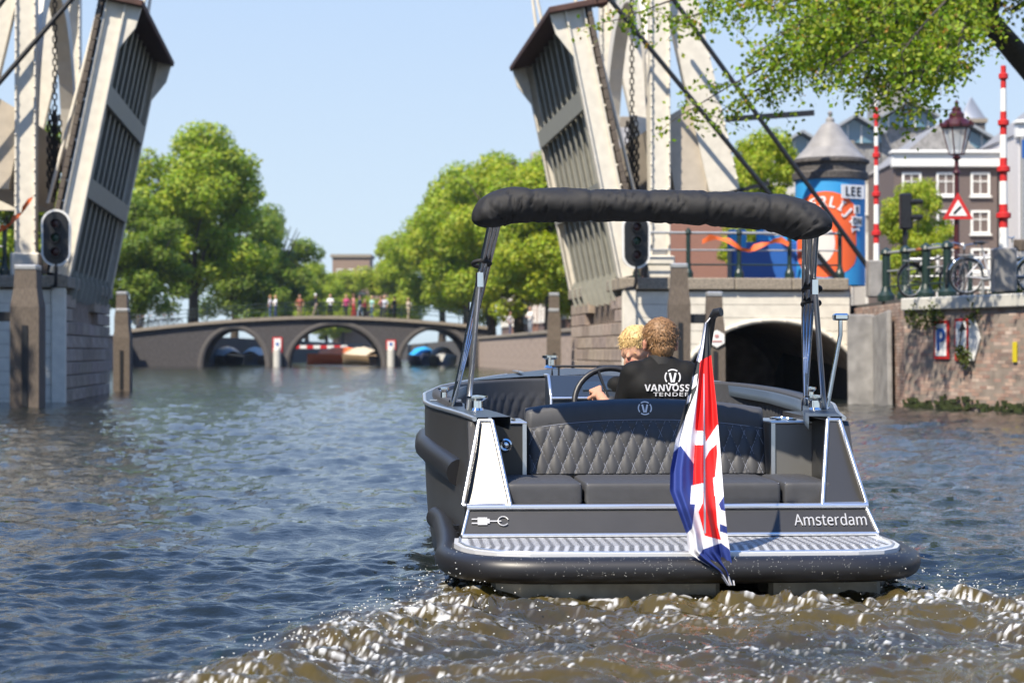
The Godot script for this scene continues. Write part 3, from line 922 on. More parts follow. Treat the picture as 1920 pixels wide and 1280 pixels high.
		g.prism(pl, 0.34, Transform3D(Basis(Vector3.UP, -PI / 2), Vector3(s * 6.9, 0, 0)))
		part(g, "arched_brace", M.cream, po)
		g = G.new()
		g.box(Vector3(s * 6.9, 11.2, -4.5), Vector3(0.6, 0.7, 9.2), Basis(), 0.04)
		part(g, "cap_beam", M.cream, po)
		for r in [[6.35, -0.9, 11.0, 5.0], [6.35, -1.05, 6.3, 4.5], [6.45, -0.95, 6.3, 4.4], [6.28, -1.15, 6.2, 4.6], [6.42, -1.2, 6.3, 4.4], [6.5, -1.1, 6.1, 4.5]]:
			g = G.new()
			var cy: float = r[2]
			var flip := false
			while cy > r[3]:
				var b := Vector3(0.04, 0, 0) if flip else Vector3(0, 0, 0.04)
				var c := Vector3(s * r[0], cy, r[1])
				g.tube([c + b + Vector3(0, 0.06, 0), c + b - Vector3(0, 0.06, 0), c - b - Vector3(0, 0.06, 0), c - b + Vector3(0, 0.06, 0), c + b + Vector3(0, 0.06, 0)], 0.018, 4, false)
				cy -= 0.125
				flip = not flip
			part(g, "chain", M.black_steel, po)
		# balance beams with counterweight, swung down behind the portal
		var bb := thing("balance_beam", "white balance beams with tan counterweight box and lift rods on the " + lit + " bank", "balance beam", Vector3(s * 7.0, 11.4, -4.5), CANAL)
		for w: float in [-0.75, -8.2]:
			g = G.new()
			var pb := PackedVector2Array([Vector2(s * 5.9, 15.0), Vector2(s * 6.3, 15.0), Vector2(s * 7.75, 9.0), Vector2(s * 8.75, 4.65), Vector2(s * 8.05, 4.65), Vector2(s * 7.05, 9.0)])
			g.prism(pb, 0.34, Transform3D(Basis(), Vector3(0, 0, w)))
			part(g, "beam", M.cream, bb)
			g = G.new()
			for e: float in [0.03, -0.08]:
				g.tube([Vector3(s * (6.42 + e * 2.0), 4.3, w - 0.1 + e), Vector3(s * (5.25 + e * 2.0), 8.9, w - 0.1 + e), Vector3(s * 4.75, 11.5, w - 0.1 + e), Vector3(s * 6.1, 14.8, w)], 0.045, 8)
			part(g, "lift_rod", M.cream, bb)
		g = G.new()
		rivets(g, Vector3(s * 7.75, 9.0, -0.56), Vector3(s * 8.7, 4.8, -0.56), 14, 0.028)
		part(g, "rivets", M.cream, bb, "", true)
		g = G.new()
		var cp := PackedVector2Array([Vector2(s * 7.0, 6.25), Vector2(s * 7.62, 6.62), Vector2(s * 7.8, 6.05), Vector2(s * 7.95, 5.3), Vector2(s * 8.03, 4.6), Vector2(s * 7.3, 4.6)])
		g.prism(cp, 7.2, Transform3D(Basis(), Vector3(0, 0, -4.3)))
		part(g, "counterweight", mottled("tan_paint", Color(0.50, 0.44, 0.36), 0.5, noise_tex(0.02, 0.85, 1.0, 41), 0.3), bb)
		g = G.new()
		g.box(Vector3(s * 8.35, 4.6, -0.9), Vector3(0.5, 0.16, 0.5), Basis(), 0.02)
		g.bar(Vector3(s * 8.4, 6.25, -0.5), Vector3(s * 10.4, 6.42, -0.5), 0.12, 0.12)
		g.bar(Vector3(s * 8.5, 4.62, -0.6), Vector3(s * 9.4, 4.85, -0.6), 0.09, 0.09)
		part(g, "latch_arm", M.black_steel, bb)
		for r in [[Vector3(s * 5.6, 8.9, 0.1), Vector3(s * 9.0, 4.85, 0.1), Vector3(s * 10.8, 2.7, 0.0)], [Vector3(s * 6.9, 9.0, 0.3), Vector3(s * 8.16, 7.3, 0.3), Vector3(s * 11.4, 3.0, 0.2), Vector3(s * 11.6, 2.7, 0.2)]]:
			g = G.new()
			g.tube(r, 0.055, 8)
			part(g, "stay_rod", M.black_steel, po)
		signal_light(s)
	# timber piles standing in the water
	dolphin(Vector3(-9.25, 0, -38.0), 0.55, 2.73, "broad dark timber pile before the grey boarded abutment")
	dolphin(Vector3(-10.72, 0, -54.8), 0.45, 2.27, "lower timber pile at the far corner of the shaded abutment")
	dolphin(Vector3(-11.75, 0, -60.0), 0.42, 2.89, "taller timber pile behind another at the shaded abutment's far corner")
	dolphin(Vector3(3.24, 0, -38.6), 0.42, 2.79, "tall weathered pile before the white abutment, left of the hexagon sign")
	dolphin(Vector3(3.92, 0, -38.6), 0.40, 2.24, "short weathered pile carrying a white hexagonal plate")
	dolphin(Vector3(1.12, 0, -53.0), 0.36, 2.65, "taller pile behind another at the sunlit abutment's far corner")
	dolphin(Vector3(1.08, 0, -51.5), 0.36, 2.2, "lower pile at the far corner of the sunlit abutment")
	for b in [[Vector3(3.58, 1.72, -38.6), 0.34, "sunlit"], [Vector3(-10.0, 1.75, -38.0), 1.0, "shaded"]]:
		var t := thing("fender_beam", "black horizontal fender beam between piles at the " + b[2] + " abutment", "beam", b[0])
		var g := G.new()
		g.box(b[0], Vector3(b[1], 0.18, 0.2), Basis(), 0.01)
		part(g, "beam", M.black_steel, t)
	var hx := thing("hexagon_sign", "small white hexagonal plate with red mark on a timber pile", "sign", Vector3(3.92, 1.3, -38.36))
	var g2 := G.new()
	var hp := PackedVector2Array()
	for i in 6: hp.append(Vector2(sin(TAU * i / 6), cos(TAU * i / 6)) * 0.17)
	g2.prism(hp, 0.02, Transform3D(Basis(), Vector3(3.95, 1.33, -38.37)))
	part(g2, "plate", M.white_paint, hx)
	g2 = G.new()
	g2.box(Vector3(3.95, 1.28, -38.355), Vector3(0.2, 0.03, 0.006)); g2.box(Vector3(3.95, 1.38, -38.355), Vector3(0.08, 0.06, 0.006))
	part(g2, "mark", mat("faded_red", Color(0.45, 0.2, 0.2), 0.6), hx)
	# steel plates guarding the corner between the abutment and the quay
	var fp := thing("steel_fender", "tall grey steel guard plates at the corner of abutment and quay", "fender plate", Vector3(7.4, 0, -41.5))
	for k in [[Vector3(7.2, 0.6, -41.0), Vector3(0.56, 2.5, 0.1), 0.0, "grey_plate"], [Vector3(7.48, 0.6, -40.2), Vector3(0.1, 2.5, 1.7), 0.0, "grey_plate"]]:
		var g := G.new()
		g.box(k[0], k[1], Basis(Vector3.RIGHT, -0.06) * Basis(Vector3.UP, k[2]), 0.02)
		part(g, "plate", M[k[3]], fp)
	# railing on the right abutment, orange-ribbon barrier behind it
	railing(Vector3(6.35, 2.7, -0.15), Vector3(10.9, 2.7, -0.15), 4, CANAL, "dark green post and tube railing on top of the sunlit white abutment")
	railing(Vector3(-13.0, 2.7, -0.15), Vector3(-7.3, 2.7, -0.15), 5, CANAL, "dark green tube railing on the shaded abutment beside the portal post")

func railing(a: Vector3, b: Vector3, n: int, frame: Transform3D, label: String, thick := 0.05) -> void:
	var t := thing("railing", label, "railing", a, frame, "railings along the water")
	for i in n + 1:
		var p := a.lerp(b, float(i) / n)
		var g := G.new()
		g.lathe(p, [Vector2(thick * 2.2, 0), Vector2(thick * 2.2, 0.12), Vector2(thick * 1.4, 0.2), Vector2(thick, 0.3), Vector2(thick, 0.95), Vector2(thick * 1.5, 0.99), Vector2(thick * 1.2, 1.06), Vector2(0.005, 1.12)], 10)
		part(g, "post", M.green_steel, t)
	for y: float in [1.0, 0.62, 0.3]:
		var g := G.new()
		g.tube([a + Vector3(0, y, 0), b + Vector3(0, y, 0)], 0.03 if y > 0.9 else 0.02, 8)
		part(g, "rail", M.zinc if y > 0.5 else M.green_steel, t)

func make_far_bridge() -> void:
	rng.seed = 51
	# stone bridge with three arches across the canal, w = -107
	var br := thing("arch_bridge", "dark stone canal bridge with three arches and a railing, people on top", "bridge", Vector3(-1.5, 0, -107), CANAL)
	var deck := func(u: float) -> float: return 3.82 - 0.0105 * pow(absf(u + 0.3), 1.72)   # top of the parapet stones
	var arches := [[-7.0, 2.3, 2.75], [0.55, 3.45, 3.05], [8.1, 2.65, 2.8]]
	var pl := PackedVector2Array()
	var u := -15.2
	pl.append(Vector2(u, -0.5))
	for ar in arches:
		for q in 21:
			var a := PI - PI * q / 20
			pl.append(Vector2(ar[0] + cos(a) * ar[1], -0.5 if q == 0 or q == 20 else maxf(sin(a) * ar[2], -0.5)))
	pl.append(Vector2(12.0, -0.5))
	for i in 29:
		var x := 12.0 - 27.2 * i / 28.0
		pl.append(Vector2(x, deck.call(x) - 0.25))
	var g := G.new()
	g.prism(pl, 9.0, Transform3D(Basis(), Vector3(0, 0, -111.5)))
	part(g, "arched_wall", mottled("bridge_brick", Color(0.075, 0.07, 0.072), 0.85, noise_tex(0.03, 0.6, 1.0, 53), 0.3), br)
	for ar in arches:   # ring of voussoirs
		g = G.new()
		var rows := []
		for q in 25:
			var a := PI * q / 24
			var o := Vector3(cos(a) * (ar[1] + 0.0), sin(a) * ar[2], 0)
			var o2 := Vector3(cos(a) * (ar[1] + 0.42), sin(a) * (ar[2] + 0.36), 0)
			var c := Vector3(ar[0], 0, -106.94)
			rows.append([c + o + Vector3(0, 0, -0.3), c + o, c + o2, c + o2 + Vector3(0, 0, -0.2)])
		g.grid(rows, false, false, true)
		part(g, "arch_ring", mottled("ring_stone", Color(0.11, 0.10, 0.095), 0.85, noise_tex(0.05, 0.6, 1.0, 52), 0.6), br)
	for i in 22:
		var x0 := -15.2 + 27.2 * i / 22.0; var x1 := x0 + 27.2 / 22.0 - 0.02
		g = G.new()
		var a := Vector3(x0, deck.call(x0) - 0.13, -107.0); var b := Vector3(x1, deck.call(x1) - 0.13, -107.0)
		g.bar(a, b, 0.5, 0.24, Vector3.BACK)
		part(g, "parapet_stone", M.stone, br)
	for x: float in [-4.4, 5.4]:
		g = G.new()
		g.lathe(Vector3(x + (0.6 if x < 0 else -0.7), -0.5, -106.5), [Vector2(0.3, 0), Vector2(0.3, 1.75), Vector2(0.2, 1.95), Vector2(0.01, 2.0)], 12)
		part(g, "pier_post", M.cream_grey, br)
	for x: float in [-3.8, 4.7]:
		g = G.new()
		g.box(Vector3(x, 1.62, -106.93), Vector3(0.72, 1.15 if x < 0 else 0.75, 0.05))
		var sg := part(g, "navigation_board", M.red_paint, br)
		g = G.new()
		g.box(Vector3(x, 1.62, -106.895), Vector3(0.52, 0.95 if x < 0 else 0.55, 0.03))
		part(g, "white_face", M.white_paint, sg)
		g = G.new()
		g.box(Vector3(x, 1.66, -106.875), Vector3(0.2, 0.25, 0.02))
		part(g, "symbol", M.sign_blue, sg)
	for i in 19:
		var x := -14.8 + i * 1.45
		g = G.new()
		g.bar(Vector3(x, deck.call(x) - 0.05, -107.0), Vector3(x, deck.call(x) + 1.0, -107.0), 0.07, 0.07)
		part(g, "railing_post", M.green_steel, br)
	for y: float in [0.98, 0.7, 0.42]:
		g = G.new()
		var pts := []
		for i in 20: pts.append(Vector3(-14.8 + i * 1.374, deck.call(-14.8 + i * 1.374) + y, -107.0))
		g.tube(pts, 0.03, 6)
		part(g, "rail", M.green_steel, br)
	# boats and a pontoon seen through and beyond the arches
	var boats := [[-8.3, -121.0, Color(0.05, 0.06, 0.08), Color(0.3, 0.3, 0.3), 0.3, "dark moored sloop with grey cover beyond the left arch"], [-6.0, -128.0, Color(0.04, 0.04, 0.05), Color(0.45, 0.45, 0.42), -0.2, "black moored launch with pale deck beyond the left arch"],
		[1.0, -133.0, Color(0.7, 0.12, 0.02), Color(0.75, 0.16, 0.03), 1.4, "bright orange boat moored across beyond the middle arch"], [2.7, -124.0, Color(0.32, 0.22, 0.12), Color(0.5, 0.42, 0.3), 0.5, "tan wooden boat lying beyond the middle arch"],
		[7.6, -119.0, Color(0.02, 0.03, 0.07), Color(0.02, 0.32, 0.66), 0.2, "dark boat under bright blue tarpaulin beyond the right arch"], [9.0, -115.5, Color(0.45, 0.45, 0.43), Color(0.3, 0.3, 0.32), 0.1, "small grey dinghy beside the blue covered boat"]]
	for b in boats:
		var t := thing("moored_boat", b[5], "boat", Vector3(b[0], 0, b[1]), CANAL * Transform3D(Basis(), Vector3.ZERO), "boats moored beyond the bridge")
		t.transform = CANAL * Transform3D(Basis(Vector3.UP, b[4]), Vector3(b[0], 0, b[1]))
		origin_of[t] = Vector3.ZERO
		var rows := []
		for q in 9:
			var f := q / 8.0
			var hw := 1.05 * pow(sin(PI * clampf(0.22 + f * 0.78, 0, 1)), 0.6) + 0.02
			var z := 2.8 - 5.6 * f
			rows.append([Vector3(-hw, 0.75 + 0.2 * f, z), Vector3(-hw * 0.85, 0.1, z), Vector3(0, -0.2, z), Vector3(hw * 0.85, 0.1, z), Vector3(hw, 0.75 + 0.2 * f, z)])
		g = G.new()
		g.col = b[2]
		g.grid(rows, false, false, true)
		part(g, "hull", M.plain, t)
		g = G.new()
		g.col = b[3]
		var cov := []
		for q in 8:
			var f := 0.06 + q / 8.0 * 0.85
			var hw := 0.98 * pow(sin(PI * clampf(0.22 + f * 0.78, 0, 1)), 0.6)
			var z := 2.8 - 5.6 * f
			var hh := 1.05 + 0.35 * sin(PI * q / 7.0) + 0.06 * sin(q * 3.0)
			cov.append([Vector3(-hw, 0.78 + 0.2 * f, z), Vector3(-hw * 0.5, hh, z), Vector3(0, hh + 0.12, z), Vector3(hw * 0.5, hh, z), Vector3(hw, 0.78 + 0.2 * f, z)])
		g.grid(cov, false, false, true)
		part(g, "cover", M.plain, t)
	var pn := thing("barrier_boom", "red and white striped floating barrier boom beyond the middle arch", "barrier", Vector3(-0.6, 0, -140), CANAL)
	for i in 9:
		g = G.new()
		g.box(Vector3(-3.4 + i * 0.62, 1.55, -140), Vector3(0.62, 0.3, 0.2))
		part(g, "stripe", M.red_paint if i % 2 else M.white_paint, pn)
	for x: float in [-3.3, 1.8]:
		g = G.new()
		g.box(Vector3(x, 0.7, -140.1), Vector3(0.2, 2.0, 0.2))
		part(g, "support", M.timber, pn)
	# people leaning on the far railing
	var who := [[-4.35, Color(0.62, 0.60, 0.62), Color(0.10, 0.15, 0.28), Color(0.30, 0.17, 0.07), "person in white top and jeans beside another at the bridge railing"], [-3.95, Color(0.70, 0.70, 0.72), Color(0.04, 0.06, 0.15), Color(0.45, 0.30, 0.12), "fair haired person in white shirt and dark trousers on the bridge"], [-2.15, Color(0.30, 0.10, 0.07), Color(0.35, 0.25, 0.18), Color(0.06, 0.03, 0.02), "person in rust red top and tan trousers on the bridge"], [-0.95, Color(0.02, 0.02, 0.025), Color(0.30, 0.24, 0.2), Color(0.7, 0.7, 0.68), "person in black top and white cap on the bridge"],
		[0.15, Color(0.70, 0.71, 0.74), Color(0.015, 0.015, 0.02), Color(0.08, 0.05, 0.03), "person in white shirt and black trousers on the bridge"], [1.35, Color(0.42, 0.06, 0.16), Color(0.02, 0.02, 0.03), Color(0.05, 0.03, 0.02), "person in magenta jacket and dark trousers on the bridge"], [1.9, Color(0.50, 0.22, 0.20), Color(0.40, 0.04, 0.04), Color(0.15, 0.08, 0.04), "person in pink top and red shorts on the bridge"], [2.4, Color(0.05, 0.06, 0.12), Color(0.35, 0.42, 0.52), Color(0.03, 0.02, 0.02), "tall person in navy top and pale jeans on the bridge"], [2.75, Color(0.25, 0.03, 0.04), Color(0.02, 0.02, 0.02), Color(0.04, 0.02, 0.02), "small person in dark red top on the bridge"],
		[3.3, Color(0.30, 0.50, 0.46), Color(0.06, 0.12, 0.22), Color(0.5, 0.36, 0.2), "person in mint green top and blue jeans on the bridge"], [4.0, Color(0.55, 0.25, 0.22), Color(0.03, 0.03, 0.04), Color(0.10, 0.06, 0.03), "person in coral top and black leggings on the bridge"], [4.25, Color(0.45, 0.48, 0.55), Color(0.04, 0.04, 0.05), Color(0.2, 0.12, 0.06), "person in pale grey top close behind the coral one"], [5.0, Color(0.012, 0.012, 0.016), Color(0.015, 0.015, 0.02), Color(0.03, 0.02, 0.015), "person all in black standing on the bridge"], [6.05, Color(0.42, 0.36, 0.28), Color(0.36, 0.30, 0.22), Color(0.35, 0.24, 0.12), "person in beige shirt and trousers with dark bag on the bridge"]]
	for i in who.size():
		var w: Array = who[i]
		var h: float = 1.72 + rng.randf_range(-0.08, 0.1)
		if i == 8: h = 1.45
		far_person(CANAL * Transform3D(Basis(Vector3.UP, rng.randf_range(-2.5, 2.5)), Vector3(w[0], deck.call(w[0]) - 0.12, -107.75 - rng.randf() * 0.3)), h, w[1], w[2], w[3], w[4], i)
	# three more on the sunlit quay
	far_person(CANAL * Transform3D(Basis(Vector3.UP, 1.0), Vector3(12.3, 2.12, -92)), 1.7, Color(0.62, 0.60, 0.66), Color(0.06, 0.08, 0.16), Color(0.05, 0.03, 0.02), "person in white top walking on the quay beside the bridge", 2)
	far_person(CANAL * Transform3D(Basis(Vector3.UP, 2.0), Vector3(12.6, 2.12, -82)), 1.65, Color(0.55, 0.55, 0.55), Color(0.2, 0.2, 0.22), Color(0.2, 0.12, 0.06), "person in grey clothes walking on the sunlit quay", 1)
	far_person(CANAL * Transform3D(Basis(Vector3.UP, -1.0), Vector3(12.2, 2.12, -78)), 1.72, Color(0.72, 0.72, 0.72), Color(0.25, 0.28, 0.33), Color(0.03, 0.02, 0.02), "person in bright white shirt and grey trousers on the quay", 4)

func far_person(t: Transform3D, h: float, top: Color, legs: Color, hair: Color, label: String, pose: int) -> void:
	var o := thing("person", label, "person", Vector3.ZERO, t, "people on the far bridge and quay")
	var k := h / 1.75
	var sk := Color(0.50, 0.30, 0.21)
	var st := [0.0, 0.08, -0.06, 0.12][pose % 4] as float
	var el := [Vector3(0.26, 1.12, 0.02), Vector3(0.24, 1.14, 0.12), Vector3(0.3, 1.15, -0.05)][pose % 3] as Vector3
	var ha := [Vector3(0.22, 0.88, 0.10), Vector3(0.08, 1.12, 0.3), Vector3(0.25, 0.9, 0.12)][pose % 3] as Vector3
	var b := []
	for s: int in [-1, 1]:
		b.append([Vector3(s * 0.09, 0.92, 0), Vector3(s * 0.10, 0.5, st * s + 0.02), 0.085, 0.06, legs])
		b.append([Vector3(s * 0.10, 0.5, st * s + 0.02), Vector3(s * 0.10, 0.08, st * s * 1.8 - 0.02), 0.06, 0.042, legs])
		b.append([Vector3(s * 0.10, 0.04, st * s * 1.8 - 0.03), Vector3(s * 0.11, 0.035, st * s * 1.8 + 0.14), 0.04, 0.035, Color(0.3, 0.3, 0.3)])
		var m := Vector3(s, 1, 1)
		b.append([Vector3(s * 0.17, 1.40, 0), el * m, 0.055, 0.045, top])
		b.append([el * m, ha * m, 0.042, 0.034, sk])
	b.append([Vector3(0, 0.96, 0), Vector3(0, 1.2, 0.01), 0.13, 0.13, top])
	b.append([Vector3(-0.07, 1.3, 0), Vector3(0.07, 1.3, 0), 0.125, 0.125, top])
	b.append([Vector3(0, 1.42, 0), Vector3(0, 1.56, 0.01), 0.055, 0.05, sk])
	b.append([Vector3(0, 1.62, 0.02), Vector3(0, 1.66, 0.01), 0.085, 0.09, sk])
	b.append([Vector3(0, 1.64, -0.025), Vector3(0, 1.69, -0.015), 0.092, 0.088, hair])
	for q in b: for i in 2: q[i] = q[i] * k
	for q in b: q[2] *= k; q[3] *= k
	part(nets(b, 0.032, 0.04), "body", M.skin, o)

func leaf_cloud(g: G, c: Vector3, r: Vector3, n: int, size: float, base: Color) -> void:   # leaf sprays filling an ellipsoid, denser towards its skin
	for i in n:
		var d := Vector3(rng.randfn(), rng.randfn(), rng.randfn()).normalized()
		var p := c + d * r * pow(rng.randf(), 0.4)
		var k := rng.randf_range(0.7, 1.3)
		g.col = Color(base.r * k * rng.randf_range(0.85, 1.25), base.g * k, base.b * k * rng.randf_range(0.7, 1.2))
		var nn := (d + Vector3(0, 0.5, 0) + Vector3(rng.randfn(), rng.randfn(), rng.randfn()) * 0.55).normalized()
		var a := nn.cross(Vector3(rng.randfn(), rng.randfn(), rng.randfn())).normalized() * size * rng.randf_range(0.6, 1.3)
		var b := nn.cross(a).normalized() * size * rng.randf_range(0.35, 0.65)
		g.quad(p - a, p - b + a * 0.1, p + a, p + b - a * 0.1)

func elm(sd: int, H: float, W: float, green: Color, leaves: int, size := 0.16) -> Array:   # meshes of a tree with its foot at the origin: [trunk, crown]
	rng.seed = sd
	var tr := G.new()
	var cr := G.new()
	var fork := H * 0.24
	tr.tube([Vector3(0, -0.3, 0), Vector3(0.06, fork * 0.5, 0.03), Vector3(0.0, fork, 0.0)], [0.36, 0.28, 0.25], 9)
	var limbs := []
	for i in 9:
		var a := TAU * i / 8.0 + rng.randf() * 0.5
		var out := rng.randf_range(0.5, 0.95) if i < 8 else 0.1
		var tip := Vector3(cos(a) * W * 0.42 * out, H * (rng.randf_range(0.5, 0.85) if i < 8 else 0.92), sin(a) * W * 0.42 * out)
		var mid := Vector3(tip.x * 0.4, lerpf(fork, tip.y, 0.55), tip.z * 0.4) + Vector3(rng.randfn(), rng.randfn(), rng.randfn()) * 0.2
		tr.tube([Vector3(0, fork * 0.85, 0), mid, tip], [0.16, 0.10, 0.03], 6)
		limbs.append([mid, tip])
	var n := 74
	for i in n:   # clumps over the whole crown, low boughs included, each hung from the nearest limb
		var d := Vector3(rng.randfn(), rng.randfn(), rng.randfn()).normalized()
		var rad := pow(rng.randf(), 0.42)
		var c := Vector3(d.x * W * 0.44 * rad, H * 0.53 + d.y * H * 0.42 * rad, d.z * W * 0.44 * rad)
		c.x *= 1.0 - 0.25 * clampf((c.y / H - 0.6) / 0.4, 0, 1); c.z *= 1.0 - 0.25 * clampf((c.y / H - 0.6) / 0.4, 0, 1)
		var best: Vector3 = limbs[0][0]
		for l in limbs:
			for f in 4:
				var q: Vector3 = l[0].lerp(l[1], f / 3.0)
				if q.distance_to(c) < best.distance_to(c): best = q
		tr.tube([best, (best + c) / 2 + Vector3(0, 0.12, 0), c], [0.045, 0.03, 0.01], 5)
		var s := rng.randf_range(0.65, 1.35)
		leaf_cloud(cr, c, Vector3(W * 0.115, H * 0.065, W * 0.115) * s, int(leaves / n * s * s), size, green)
	return [tr, cr]

func make_trees() -> void:
	var kinds := [elm(101, 12.0, 9.6, Color(0.30, 0.40, 0.03), 26000), elm(202, 11.0, 8.6, Color(0.18, 0.27, 0.03), 24000), elm(303, 11.0, 8.6, Color(0.34, 0.42, 0.03), 24000)]
	var protos := []
	var spots := [   # kind, u, w, scale, turn, label
		[0, -16.5, -64.0, 1.0, 0.3, "big bright elm by the left end of the arched bridge"],
		[0, Vector2(-26.6, -166), Vector3(1.5, 1.55, 1.5), 2.0, "big bright elm rising beyond the left end of the arched bridge"],
		[1, Vector2(-28.6, -153), Vector3(1, 1, 1), 4.0, "dark green elm behind the bicycles at the left end of the bridge"],
		[1, Vector2(-26.8, -192), Vector3(1.25, 1.3, 1.25), 1.0, "dark elm beyond the big bright one on the left bank"],
		[1, Vector2(-26.5, -218), Vector3(1.3, 1.38, 1.3), 3.0, "dark elm far along the left bank beyond the bridge"],
		[0, Vector2(-27.0, -262), Vector3(1, 0.95, 1), 3.6, "small looking elm at the end of the left bank"],
		[2, Vector2(-28.0, -300), Vector3(0.9, 0.8, 0.9), 0.7, "low pale elm before the distant brown building"],
		[2, 13.4, -66.0, 1.0, 0.5, "pale lime elm on the sunlit quay close to the raised leaf"],
		[0, 13.6, -80.0, 1.0, 1.7, "broad lime green elm above the sunlit canal wall"],
		[2, 13.4, -97.0, 1.22, 2.6, "bright elm standing at the right end of the arched bridge"],
		[0, 13.6, -122.0, 1.35, 3.9, "bright elm just beyond the right end of the bridge"],
		[2, 13.5, -148.0, 1.55, 5.0, "elm further along the right bank beyond the bridge"],
		[0, 13.0, -180.0, 1.4, 0.9, "low looking far elm on the right bank"],
		[2, 10.0, -225.0, 1.4, 2.2, "elm at the bend of the canal beyond the bridge"],
		[2, 3.0, -286.0, 1.2, 1.2, "farthest pale elm closing the view up the canal"],
		[1, -5.0, -292.0, 1.0, 0.2, "farthest dark elm closing the view up the canal"],
		[2, Vector2(9.6, -76), Vector3(0.5, 0.72, 0.5), 1.2, "green tree behind the balance beam on the right bank"],
		[2, Vector2(14.6, -72), Vector3(0.34, 0.5, 0.34), 0.2, "small light green tree before the brown gabled house"],
		[1, -15.4, 7.5, 1.3, 0.0, "tall elm on the left bank shading the grey abutment"],
		[0, -18.5, -7.0, 1.3, 2.0, "elm on the left bank behind the portal posts"],
		[1, -20.0, 24.0, 1.3, 4.0, "elm on the left bank mirrored in the near water"]]
	for k in 3: protos.append(null)
	for s in spots:
		if s[1] is float: s = [s[0], cw(s[1], s[2]), Vector3.ONE * s[3], s[4], s[5]]
		var t := Transform3D(Basis(Vector3.UP, s[3]).scaled(s[2]), Vector3(s[1].x, 2.12, s[1].y))
		if protos[s[0]] == null:
			var o := thing("elm_tree", s[4], "tree", Vector3.ZERO, t, "elms along the canal")
			part(kinds[s[0]][0], "trunk", M.bark, o)
			part(kinds[s[0]][1], "crown", M.leaf, o)
			protos[s[0]] = o
		else:
			copy_of(protos[s[0]], t, s[4], "elms along the canal")
	near_tree()

func near_tree() -> void:
	# the tree on the right quay whose boughs hang into the top of the picture
	rng.seed = 404
	var base := Vector3(11.3, 2.1, -31.5)
	var t := thing("overhanging_tree", "tree on the right quay with budding boughs hanging over the water", "tree", base)
	var g := G.new()
	var fork := Vector3(7.75, 6.4, -32.2)
	g.tube([base + Vector3(0, -0.2, 0), Vector3(10.4, 3.2, -31.6), Vector3(9.2, 4.6, -31.9), fork, Vector3(7.3, 7.8, -32.0), Vector3(7.2, 9.5, -31.5)], [0.34, 0.27, 0.22, 0.18, 0.12, 0.05], 10)
	part(g, "trunk", M.bark, t)
	var lv := G.new()
	var tw := G.new()
	var seeds := G.new()
	var boughs := []
	for i in 30:   # boughs reaching out over the canal towards the boats, drooping at their ends
		var dd := rng.randf_range(25.0, 30.5)
		var sx := 0.05 + 0.175 * sqrt(rng.randf())
		var c := Vector3(sx * dd, 1.07 + rng.randf_range(0.118, 0.182) * dd - 1.1 * absf(sx - 0.17), -dd)
		if i < 4: c = Vector3(rng.randf_range(5.0, 6.2), rng.randf_range(5.3, 6.5), rng.randf_range(-35.5, -33.5))
		var a := fork + Vector3(rng.randf_range(-0.3, 0.3), rng.randf_range(0.1, 1.5), 0.3)
		boughs.append([a, a.lerp(c, 0.5) + Vector3(0, 0.55, 0), c])
	for i in 12:   # and the dark mass over the street
		var a := fork + Vector3(rng.randf_range(-0.1, 0.5), rng.randf_range(0.0, 1.2), 0.3)
		boughs.append([a, a + Vector3(rng.randf_range(0.0, 1.0), rng.randf_range(0.2, 0.6), rng.randf_range(1.0, 2.5)), a + Vector3(rng.randf_range(-0.6, 2.5), rng.randf_range(0.0, 1.2), rng.randf_range(2, 5))])
	for bi in boughs.size():
		var b: Array = boughs[bi]
		var crv := Curve3D.new()
		crv.add_point(b[0], Vector3.ZERO, (b[1] - b[0]) * 0.6); crv.add_point(b[2], (b[1] - b[2]) * 0.6, Vector3.ZERO)
		var pts := []
		var rad := []
		for q in 9: pts.append(crv.sample(0, q / 8.0)); rad.append(lerpf(0.05, 0.008, q / 8.0))
		tw.tube(pts, rad, 5)
		var dense := 1 if bi < 30 else 3
		for q in 26 * dense:
			var f := rng.randf_range(0.5 if bi < 30 and bi > 3 else 0.25, 1.0)
			var p := crv.sample(0, f)
			var e := p + Vector3(rng.randfn() * 0.30, rng.randfn() * 0.22 - 0.12, rng.randfn() * 0.35) * (1.6 if dense > 1 else 1.0)
			tw.tube([p, (p + e) / 2 + Vector3(0, 0.03, 0), e], [0.008, 0.006, 0.003], 3, false)
			for l in (24 if dense == 1 else 30):
				var o := p.lerp(e, rng.randf_range(0.2, 1.1)) + Vector3(rng.randfn(), rng.randfn(), rng.randfn()) * (0.09 if dense == 1 else 0.18)
				var k := rng.randf_range(0.6, 1.3)
				lv.col = Color(0.26 * k * rng.randf_range(0.8, 1.3), 0.37 * k, 0.03 * k)
				var d := Vector3(rng.randfn(), rng.randfn() - 0.5, rng.randfn()).normalized() * rng.randf_range(0.055, 0.10)
				var w := d.cross(Vector3(rng.randfn(), rng.randfn(), rng.randfn())).normalized() * 0.036
				lv.quad(o, o + d * 0.5 + w, o + d, o + d * 0.5 - w)
			if rng.randf() < 0.28:
				for l in 7:
					var o := e + Vector3(rng.randfn(), rng.randfn(), rng.randfn()) * 0.04
					seeds.col = Color(0.55, 0.30, 0.10) * rng.randf_range(0.6, 1.2)
					var d := Vector3(rng.randfn(), rng.randfn(), rng.randfn()).normalized() * 0.03
					var w := d.cross(Vector3.UP).normalized() * 0.018
					seeds.quad(o - d, o + w, o + d, o - w)
	part(tw, "branches", M.bark, t)
	part(lv, "leaves", M.leaf, t, "", true)
	part(seeds, "seed_clusters", M.leaf, t, "", true)

